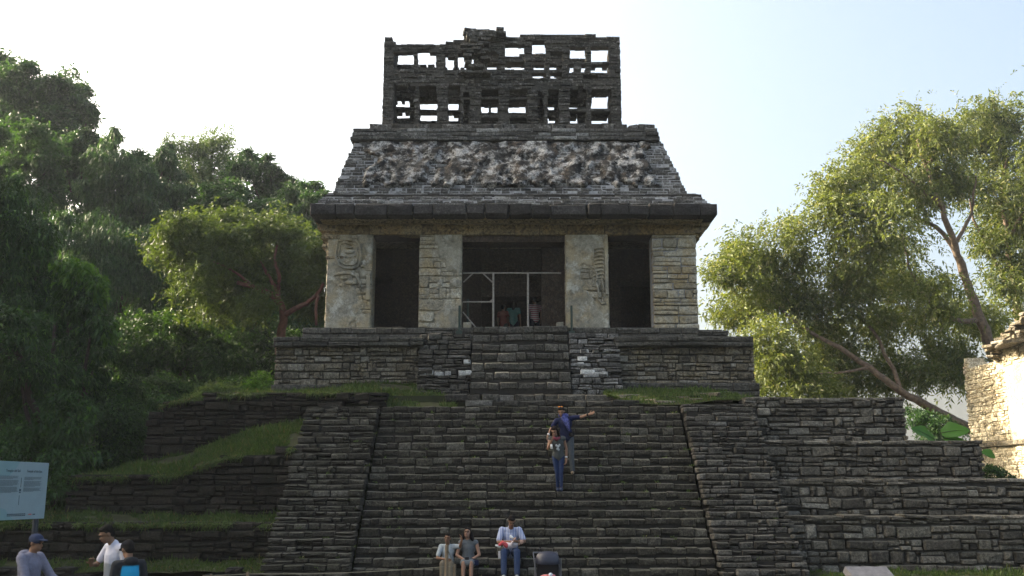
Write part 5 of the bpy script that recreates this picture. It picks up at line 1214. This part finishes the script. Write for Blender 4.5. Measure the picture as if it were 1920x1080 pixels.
attach('shirt_print', pr, cloth((.42, .44, .46), .4), wom)
attach('drink_cup', MB().tube([J['wrL'] + V((-.01, -.0, -.10)), J['wrL'] + V((-.005, -.03, -.21))], [.026, .032], 10), cloth((.55, .54, .52)), wom)
attach('wristband', MB().tube([J['wrR'] + V((0, .01, .06)), J['wrR'] + V((0, .0, .03))], .030, 10), cloth((.75, .75, .75)), wom)

# -- three seated on the lower steps
z, y = step_at(3); J = sit(1.78, foot=-2 * RISE, fwd=.56, spread=.14)
J.update(head=V((.03, -.20, .80)), neck=V((.01, -.06, .69)), wrL=V((.03, -.36, .36)), wrR=V((.16, -.38, .36)), elL=V((-.27, -.16, .34)), elR=V((.31, -.16, .36)))
M['stripe'] = None
m, nt, b_ = newmat('striped_cotton'); tc = N(nt, 'ShaderNodeTexCoord'); wv = N(nt, 'ShaderNodeTexWave', bands_direction='X'); wv.inputs['Scale'].default_value = 8.5; wv.inputs['Distortion'].default_value = .6
nt.links.new(tc.outputs['Object'], wv.inputs[0]); nt.links.new(ramp(nt, wv.outputs[1], [(.35, (.14, .19, .38)), (.6, (.47, .50, .60))]), b_.inputs['Base Color']); b_.inputs['Roughness'].default_value = .9
loc = V((Xat(957, y, z), y + .22, z))
dad = person('man in striped blue and white shirt and jeans seated on the steps, bottle-feeding a baby', loc, 0, J, dict(skin=BRN, top=m, sleeve=.8, legs=(.032, .05, .105), shoe=(.30, .30, .30), face=(.15, .75), hairstyle='short', w=1.12, handL=V((.8, -.2, .2)), handR=V((-.7, -.3, .1))))
attach('shirt_tail', MB().box(-.27, -.20, -.14, -.02, -.14, .14, .01), cloth((.55, .56, .6)), dad, False)
# baby lying in his arms
JB = dict(head=V((.20, 0, .05)), neck=V((.12, 0, .03)), chest=V((.05, 0, .0)), waist=V((-.03, 0, -.02)), pelvis=V((-.10, 0, -.03)), shL=V((.06, -.07, .01)), shR=V((.06, .07, .01)), elL=V((.0, -.11, .03)), elR=V((.0, .11, .03)), wrL=V((.04, -.12, .08)), wrR=V((.05, .1, .09)),
    hipL=V((-.11, -.05, -.03)), hipR=V((-.11, .05, -.03)), knL=V((-.20, -.07, .04)), knR=V((-.20, .06, .04)), anL=V((-.28, -.06, -.02)), anR=V((-.28, .05, -.02)))
person('baby in white and red clothes lying in the seated man\'s arms', loc + V((.03, -.31, .30)), 0, JB, dict(skin=(.42, .26, .2), top=(.62, .55, .58), sleeve=1.6, legs=(.50, .08, .09), shoe=(.6, .6, .6), face=(1.2, -1.1), hairstyle='short', k=.55, toe=(-1, 0, .3), hair=(.05, .035, .03)), .008)
bt = empty('feeding_bottle', 'white feeding bottle held to the baby by the seated man', 'bottle', loc + V((.02, -.40, .44)))
attach('bottle_body', MB().tube([(-.03, 0, .05), (.04, 0, -.01)], .03, 10), cloth((.8, .8, .8)), bt); attach('teat', MB().tube([(.04, 0, -.01), (.075, 0, -.035)], [.016, .006], 8), cloth((.55, .4, .25)), bt)
z, y = step_at(2)
J = sit(1.62, foot=-2 * RISE, fwd=.50, spread=.09); J.update(wrL=V((-.05, -.30, .17)), wrR=V((.05, -.30, .17)), elL=V((-.25, -.08, .28)), elR=V((.25, -.08, .28)), head=V((-.02, -.03, .75)))
loc = V((Xat(877, y, z), y + .20, z))
sw_ = person('woman in sleeveless grey dress seated on the steps, looking up', loc, 0, J, dict(skin=(.27, .15, .10), top=(.12, .13, .14), sleeve=0, legs=(.13, .14, .15), skirt=True, leg_end=.44, shoe=(.05, .04, .04), face=(-.25, -.30), hairstyle='bob', hair=(.012, .010, .011), w=.95, top_name='dress_top'))
attach('phone', MB().box(-.05, .03, -.40, -.36, .17, .25), cloth((.012, .012, .015)), sw_, False)
gl = MB()
HRm = Euler((0, 0, -.25)).to_matrix() @ Euler((-.30, 0, 0)).to_matrix()
for s in (-1, 1):
    c = J['head'] + HRm @ V((s * .033, -.094, .01)); gl.tube([c + HRm @ V((.026 * math.cos(a), 0, .019 * math.sin(a))) for a in np.linspace(0, 2 * math.pi, 11)], .0045, 5)
attach('glasses', gl, cloth((.02, .02, .02)), sw_)
bag = empty('handbag', 'small dark blue bag on the lap of the woman in the grey dress', 'bag', loc + V((.12, -.33, .10)))
attach('pouch', MB().box(-.12, .12, -.06, .05, -.02, .08, .01), cloth((.015, .02, .05)), bag, False); attach('strap', MB().tube([(-.1, 0, .08), (-.02, -.03, .12), (.1, 0, .08)], .008, 6), cloth((.015, .02, .05)), bag)
J = sit(1.36, foot=-2 * RISE + .02, fwd=.40, spread=.12); J.update(elR=V((.28, -.10, .46)), wrR=V((.32, -.20, .60)), wrL=V((-.02, -.33, .20)), elL=V((-.22, -.14, .22)), head=V((.0, -.08, .64)))
loc = V((Xat(838, y, z), y + .18, z))
boy = person('boy in white polo shirt and khaki trousers seated on the steps with one hand raised', loc, 0, J, dict(skin=BRN, top=(.34, .37, .39), sleeve=.75, legs=(.18, .15, .11), shoe=(.35, .35, .36), face=(-.2, -.05), roll=.15, hairstyle='short', k=.90, handR=V((-.1, -.1, 1))))
attach('belt_bag', MB().box(-.17, .15, -.16, -.09, .08, .13, .008), cloth((.01, .01, .014)), boy, False)

# -- visitors in the left foreground
def g_at(px, Y): x = (px - 960) * (.98 * Y) / F; return V((x, Y, gz(x, Y)))
J = stand(1.70); J.update(wrL=V((-.10, -.42, .98)), elL=V((-.22, -.12, 1.10)), wrR=V((.16, -.46, 1.00)), elR=V((.24, -.16, 1.12)), head=V((0, -.06, 1.575)), neck=V((0, -.01, 1.45)))
L0 = g_at(70, 14.2)
person('man in navy cap and pale lavender sweatshirt at the left edge, seen in profile', L0, math.radians(78), J, dict(skin=BRN, top=(.17, .17, .225), sleeve=1.75, legs=(.03, .03, .04), shoe=(.03, .03, .03), face=(0, .15), hairstyle='cap', cap=(.03, .04, .08), w=1.08, extra_top={'hood': (V((0, .10, 1.43)), (.12, .07, .06))}, top_name='sweatshirt'))
m, nt, b_ = newmat('two_tone_cotton'); tc = N(nt, 'ShaderNodeTexCoord'); sx = N(nt, 'ShaderNodeSeparateXYZ'); nt.links.new(tc.outputs['Object'], sx.inputs[0])
nt.links.new(ramp(nt, math_(nt, 'ADD', math_(nt, 'MULTIPLY', sx.outputs[2], .5), math_(nt, 'MULTIPLY', sx.outputs[1], .25)), [(.590, (.24, .25, .27)), (.600, (.46, .46, .54))]), b_.inputs['Base Color']); b_.inputs['Roughness'].default_value = .9
J = stand(1.79); J.update(head=V((-.03, -.13, 1.64)), neck=V((0, -.02, 1.53)), chest=V((0, .0, 1.33)), elL=V((-.26, -.10, 1.22)), wrL=V((-.10, -.28, 1.24)), wrR=V((.25, -.10, .90)), elR=V((.25, .05, 1.16)))
L1 = g_at(224, 14.4); L1.z += .05
teen = person('tall dark haired teenager in white and grey T-shirt standing with head bowed', L1, math.radians(-38), J, dict(skin=BRN, top=m, sleeve=.7, legs=(.02, .02, .03), shoe=(.1, .1, .1), face=(-.2, .45), hairstyle='short', w=.95, handL=V((.5, -.3, .7)), handR=V((.1, -.3, -1))))
attach('wristband', MB().tube([J['wrR'] + V((0, .02, .05)), J['wrR'] + V((0, .01, .02))], .031, 10), cloth((.8, .8, .8)), teen)
m, nt, b_ = newmat('black_and_blue_fleece'); tc = N(nt, 'ShaderNodeTexCoord'); sx = N(nt, 'ShaderNodeSeparateXYZ'); nt.links.new(tc.outputs['Object'], sx.inputs[0])
ab = math_(nt, 'ABSOLUTE', sx.outputs[0]); zz = math_(nt, 'SUBTRACT', ab, math_(nt, 'MULTIPLY', math_(nt, 'SUBTRACT', 1.12, sx.outputs[2]), .10))
f1 = ramp(nt, zz, [(.125, 1), (.135, 0)]); f2 = ramp(nt, math_(nt, 'MULTIPLY', sx.outputs[2], .5), [(.645, 1), (.655, 0)])
nt.links.new(mix(nt, math_(nt, 'MULTIPLY', f1, f2), (.018, .02, .024), (.015, .30, .55)), b_.inputs['Base Color']); b_.inputs['Roughness'].default_value = .9
J = stand(1.62); J.update(head=V((0, -.10, 1.50)), neck=V((0, -.03, 1.38)))
L2 = g_at(252, 14.0)
person('boy in dark cap and bright blue and black hooded top, seen from behind', L2, math.radians(-142), J, dict(skin=BRN, top=m, sleeve=1.2, legs=(.02, .02, .03), shoe=(.1, .1, .1), face=(.2, .45), hairstyle='cap', cap=(.012, .012, .016), w=.88, extra_top={'hood': (V((0, .085, 1.36)), (.105, .05, .06))}, top_name='hooded_top'))
# -- dim visitors inside the temple
for px, h_, rz_, top, lg_, lab, hs in ((943, 1.52, 2.6, (.16, .035, .025), (.02, .02, .02), 'shadowy visitor in red top inside the temple, by the left pole', 'short'), (963, 1.66, 3.0, (.07, .19, .17), (.02, .02, .03), 'shadowy visitor in turquoise top inside the temple, between the two poles', 'long')):
    person(lab, V(((px - 960) * .0182, 34.5, FZ)), rz_, stand(h_), dict(skin=BRN, top=top, sleeve=.5, legs=lg_, shoe=(.05, .05, .05), hairstyle=hs, k=h_ / 1.72), .016)
m, nt, b_ = newmat('red_striped_cotton'); tc = N(nt, 'ShaderNodeTexCoord'); wv = N(nt, 'ShaderNodeTexWave', bands_direction='Z'); wv.inputs['Scale'].default_value = 4.5
nt.links.new(tc.outputs['Object'], wv.inputs[0]); nt.links.new(ramp(nt, wv.outputs[1], [(.4, (.25, .04, .06)), (.6, (.5, .45, .45))]), b_.inputs['Base Color'])
person('shadowy visitor in striped top inside the temple, right of the right pole', V(((1004 - 960) * .0180, 34.1, FZ)), -2.7, stand(1.70), dict(skin=BRN, top=m, sleeve=.4, legs=(.02, .02, .03), shoe=(.05, .05, .05), hairstyle='short'), .016)
# ------------------------------------------------------------------ pushchair, board, plaque, rope barrier
zs_, Ys_ = 0.0, 21.75
sx0 = Xat(1027, Ys_, .8); gy0 = gz(sx0, Ys_)
sr = empty('pushchair', 'black baby pushchair with rounded hood parked at the foot of the stairs', 'pushchair', (sx0, Ys_, gy0), None, .15)
BLK = plain('black_fabric', (.012, .012, .014), .7, .2, 30, .3); BLU = plain('dark_blue_fabric', (.014, .016, .034), .45, .2, 30, .5); MET = plain('dark_tube', (.13, .13, .14), .35, .1, 20, .5, .6)
n_a, n_t = 9, 13; vs = []; fs = []
for i in range(n_a):
    a = -.2 + i / (n_a - 1) * 1.75
    for j in range(n_t):
        t = math.pi * j / (n_t - 1); r_ = .24 * (1 + .03 * (i % 2))
        x = -.255 * math.cos(t); up = r_ * (math.sin(t) ** .55)
        vs.append((x, -.02 + up * math.cos(a) * -1.05 + .08, .82 + up * math.sin(a) * .95))
for i in range(n_a - 1):
    for j in range(n_t - 1): fs.append((i * n_t + j, i * n_t + j + 1, (i + 1) * n_t + j + 1, (i + 1) * n_t + j))
MB().add(vs, fs).build('hood', BLU, sr, True)
MB().box(-.22, .22, .02, .12, .42, .92, .01).build('seat_back', BLK, sr); MB().box(-.21, .21, -.30, .06, .40, .48, .01).build('seat', BLK, sr)
fm = MB()
for s in (-1, 1):
    fm.tube([(s * .26, .30, 1.0), (s * .26, .05, .70), (s * .25, -.30, .12)], .014, 7).tube([(s * .26, .05, .70), (s * .26, .32, .12)], .014, 7).tube([(s * .275, -.02, .90), (s * .275, -.03, .45)], .02, 7)
fm.tube([(-.26, .30, 1.0), (.26, .30, 1.0)], .018, 8).tube([(-.24, -.32, .25), (.24, -.32, .25)], .014, 7); fm.build('frame', MET, sr)
MB().box(-.18, .18, -.05, .25, .18, .30, .01).build('basket', BLK, sr)
for x, y_ in ((-.26, -.30), (.26, -.30), (-.27, .32), (.27, .32)):
    MB().tube([(x - .02, y_, .11), (x + .02, y_, .11)], .11, 16).build('wheel', BLK, sr)
bl_ = empty('blanket', 'pink blanket with white and blue patches bundled in the pushchair', 'blanket', (sx0, Ys_ - .14, gy0 + .48))
mb = MB(); mb.ball((-.02, -.02, .04), (.17, .10, .07), 12); mb.ball((.06, -.06, .06), (.11, .09, .06), 12); mb.ball((-.12, -.06, .02), (.09, .08, .05), 10); voxel('folds', mb, cloth((.55, .20, .20), .3), bl_, .014)
mb = MB(); mb.ball((.05, -.10, .10), (.045, .05, .045), 10); mb.build('patch', cloth((.65, .66, .72), .5), bl_, True)
# information board
A0, A1 = W(92, 868, 16.0), W(88, 972, 16.0)
zt_, zb_ = A0.z, A1.z; R1 = V((A0.x, 16.0, 0)); R0 = R1 + V((-.137, -.99, 0)) * 1.45
dirv = (R1 - R0).normalized(); nv = V((dirv.y, -dirv.x, 0)).normalized()
bd = empty('information_board', 'white bilingual information board on dark posts at the left edge', 'sign', (R0.x, R0.y, gz(R0.x, R0.y))); bdl = V(bd.location)
Wd = (R1 - R0).length; Hd = zt_ - zb_
if nv.dot(V((0, -1, 0))) < 0 and nv.dot(V((1, 0, 0))) < 0: nv = -nv
def bp(u, v, o=0.0): return R0 + dirv * u + V((0, 0, zb_ + v)) + nv * o - bdl
def slab(mb, u0, u1, v0, v1, o0, o1):
    vs = [bp(u, v, o) for o in (o0, o1) for v in (v0, v1) for u in (u0, u1)]
    return mb.add(vs, [(0, 2, 3, 1), (4, 5, 7, 6), (0, 1, 5, 4), (2, 6, 7, 3), (0, 4, 6, 2), (1, 3, 7, 5)])
WHT = plain('white_panel', (.25, .33, .36), .4, .05, 5, .4); INK = plain('dark_print', (.06, .09, .11), .6, .1, 20); TEAL = plain('pale_teal_print', (.19, .31, .33), .4, .05, 5, .4)
slab(MB(), 0, Wd, 0, Hd, -.02, .0).build('panel', WHT, bd)
# pale teal corner shapes printed on the panel
cx_ = Wd - 1.10
mb = MB(); mb.add([bp(.0, Hd, .002), bp(.0, Hd - .22, .002), bp(cx_ + .12, Hd - .22, .002), bp(cx_ + .30, Hd - .08, .002), bp(cx_ + .36, Hd, .002)], [(0, 1, 2, 3, 4)]); mb.build('corner_print', TEAL, bd); mb = MB(); mb.add([bp(0, 0, .002), bp(cx_ + .33, 0, .002), bp(cx_ + .22, .06, .002), bp(cx_ + .1, .16, .002), bp(0, .22, .002)], [(0, 1, 2, 3, 4)]); mb.build('corner_print', TEAL, bd)
def text_on(s, u, v, size, name):
    cu = bpy.data.curves.new(name, 'FONT'); cu.body = s; cu.size = size; cu.extrude = .0008; o = bpy.data.objects.new(name, cu); COL.objects.link(o); cu.materials.append(INK); o.parent = bd
    m = Matrix((dirv, V((0, 0, 1)), nv)).transposed().to_4x4(); m.translation = bp(u, v, .004); o.matrix_local = m
    dg = bpy.context.evaluated_depsgraph_get(); me = bpy.data.meshes.new_from_object(o.evaluated_get(dg)); bpy.data.objects.remove(o)
    o2 = bpy.data.objects.new(name, me); COL.objects.link(o2); o2.parent = bd; o2.matrix_local = m; return o2
# local u of photo columns: right edge is Wd; left frame edge is about Wd-1.05
text_on('Templo del Sol', Wd - 1.06, Hd - .155, .056, 'title_spanish'); text_on('Temple of the Sun', Wd - .555, Hd - .155, .052, 'title_english')
tl = MB()
for (u0, u1, n, v_) in ((Wd - 1.30, Wd - .735, 20, Hd - .215), (Wd - .60, Wd - .16, 18, Hd - .225)):
    for i in range(n):
        if i in (4, 12): continue
        e_ = u1 - (rng.uniform(0, .03) if i not in (3, 11, n - 1) else rng.uniform(.1, .25)); u = u0
        while u < e_ - .02:
            w_ = min(rng.uniform(.02, .07), e_ - u); slab(tl, u, u + w_, v_ - i * .0125 - .0045, v_ - i * .0125, .002, .004); u += w_ + .008
o = tl.build('text_lines', INK, bd); o['kind'] = 'stuff'
vl = MB(); slab(vl, Wd - .675, Wd - .668, Hd - .38, Hd - .24, .002, .004); slab(vl, Wd - .69, Wd - .683, Hd - .64, Hd - .50, .002, .004); slab(vl, Wd - .70, Wd - .66, Hd - .44, Hd - .405, .002, .004); slab(vl, Wd - .70, Wd - .66, Hd - .465, Hd - .45, .002, .004); vl.build('emblem', INK, bd)
fl_ = MB(); 
for i in range(9):
    for j in range(2): slab(fl_, Wd - .94 + i * .05, Wd - .94 + i * .05 + .042, .052 + j * .022, .052 + j * .022 + .014, .002, .004)
fl_.build('footer_line', INK, bd); lg_ = MB(); slab(lg_, Wd - .42, Wd - .34, .062, .08, .002, .004); lg_.build('footer_logo', cloth((.45, .15, .15)), bd); lg_ = MB(); slab(lg_, Wd - .31, Wd - .25, .06, .078, .002, .004); lg_.build('footer_logo', INK, bd)
for u in (.15, Wd - .12):
    MB().tube([bp(u, -zb_ - .1 + gz(R0.x, R0.y), -.06), bp(u, Hd * .9, -.06)], .045, 10).build('post', plain('dark_post', (.03, .035, .045), .5, .1, 20), bd)
# tilted stone plaque at the bottom right
PC = W(1628, 1064, 17.0); gzp = gz(PC.x, 17)
pq = empty('plaque', 'tilted grey stone plaque on a low base at the bottom right', 'plaque', (PC.x, 17.0, gzp)); zt2 = PC.z - gzp
def pv(px, py, Y): return W(px, py, Y) - V((PC.x, 17.0, gzp))
t0, t1 = pv(1584, 1062, 17.1), pv(1661, 1062, 17.1); dn = V((.12, -.45, -.30)); th = V((-.02, .06, -.10))
q = [t0, t1, t1 + dn, t0 + dn]; vs = q + [p_ + th for p_ in q]
MB().add(vs, [(3, 2, 1, 0), (4, 5, 6, 7), (0, 1, 5, 4), (1, 2, 6, 5), (2, 3, 7, 6), (3, 0, 4, 7)]).build('slab', plain('grey_plaque', (.15, .145, .155), .6, .2, 12), pq)
c_ = (q[0] + q[1] + q[2] + q[3]) / 4; MB().box(c_.x - .25, c_.x + .25, c_.y - .05, c_.y + .2, -.1, c_.z - .1, .01).build('base', M['platform'], pq)
# rope barrier
rb_ = empty('rope_barrier', 'low rope strung between wooden stakes at the foot of the stairs', 'barrier', (Xat(838, 20.6, .6), 20.6, 0)); rl = V(rb_.location)
WOOD = plain('raw_stake', (.20, .15, .10), .9, .3, 12); ROPE = plain('pale_rope', (.22, .20, .15), .9, .2, 40)
def stake(px, pyt, Y, r): p_ = W(px, pyt, Y) - rl; return MB().tube([(p_.x, p_.y, -.2), (p_.x + .01, p_.y, p_.z)], [r, r * .85], 8).build('stake', WOOD, rb_)
stake(837, 1022, 20.6, .042); stake(852, 1058, 20.9, .03); stake(464, 1072, 20.8, .035); stake(395, 1076, 20.8, .03)
def rope(a, b_, sag): 
    a, b_ = W(*a) - rl, W(*b_) - rl; return MB().tube([a.lerp(b_, t) + V((0, 0, -sag * 4 * t * (1 - t))) for t in np.linspace(0, 1, 13)], .008, 6).build('rope', ROPE, rb_)
rope((852, 1061, 20.9), (464, 1076, 20.8), .05); rope((464, 1076, 20.8), (380, 1079, 20.8), .01); rope((838, 1026, 20.58), (852, 1061, 20.88), .01)
# ------------------------------------------------------------------ air
hz_m = bpy.data.materials.new('haze'); hz_m.use_nodes = True; nt = hz_m.node_tree
nt.nodes.remove(nt.nodes['Principled BSDF']); pv_ = nt.nodes.new('ShaderNodeVolumePrincipled'); pv_.inputs['Color'].default_value = (.80, .88, 1, 1); pv_.inputs['Density'].default_value = .00034; pv_.inputs['Anisotropy'].default_value = .3
nt.links.new(pv_.outputs[0], nt.nodes['Material Output'].inputs['Volume'])
tag(MB().box(-640, 640, -120, 660, -1.8, 48).build('haze', hz_m), kind='stuff')
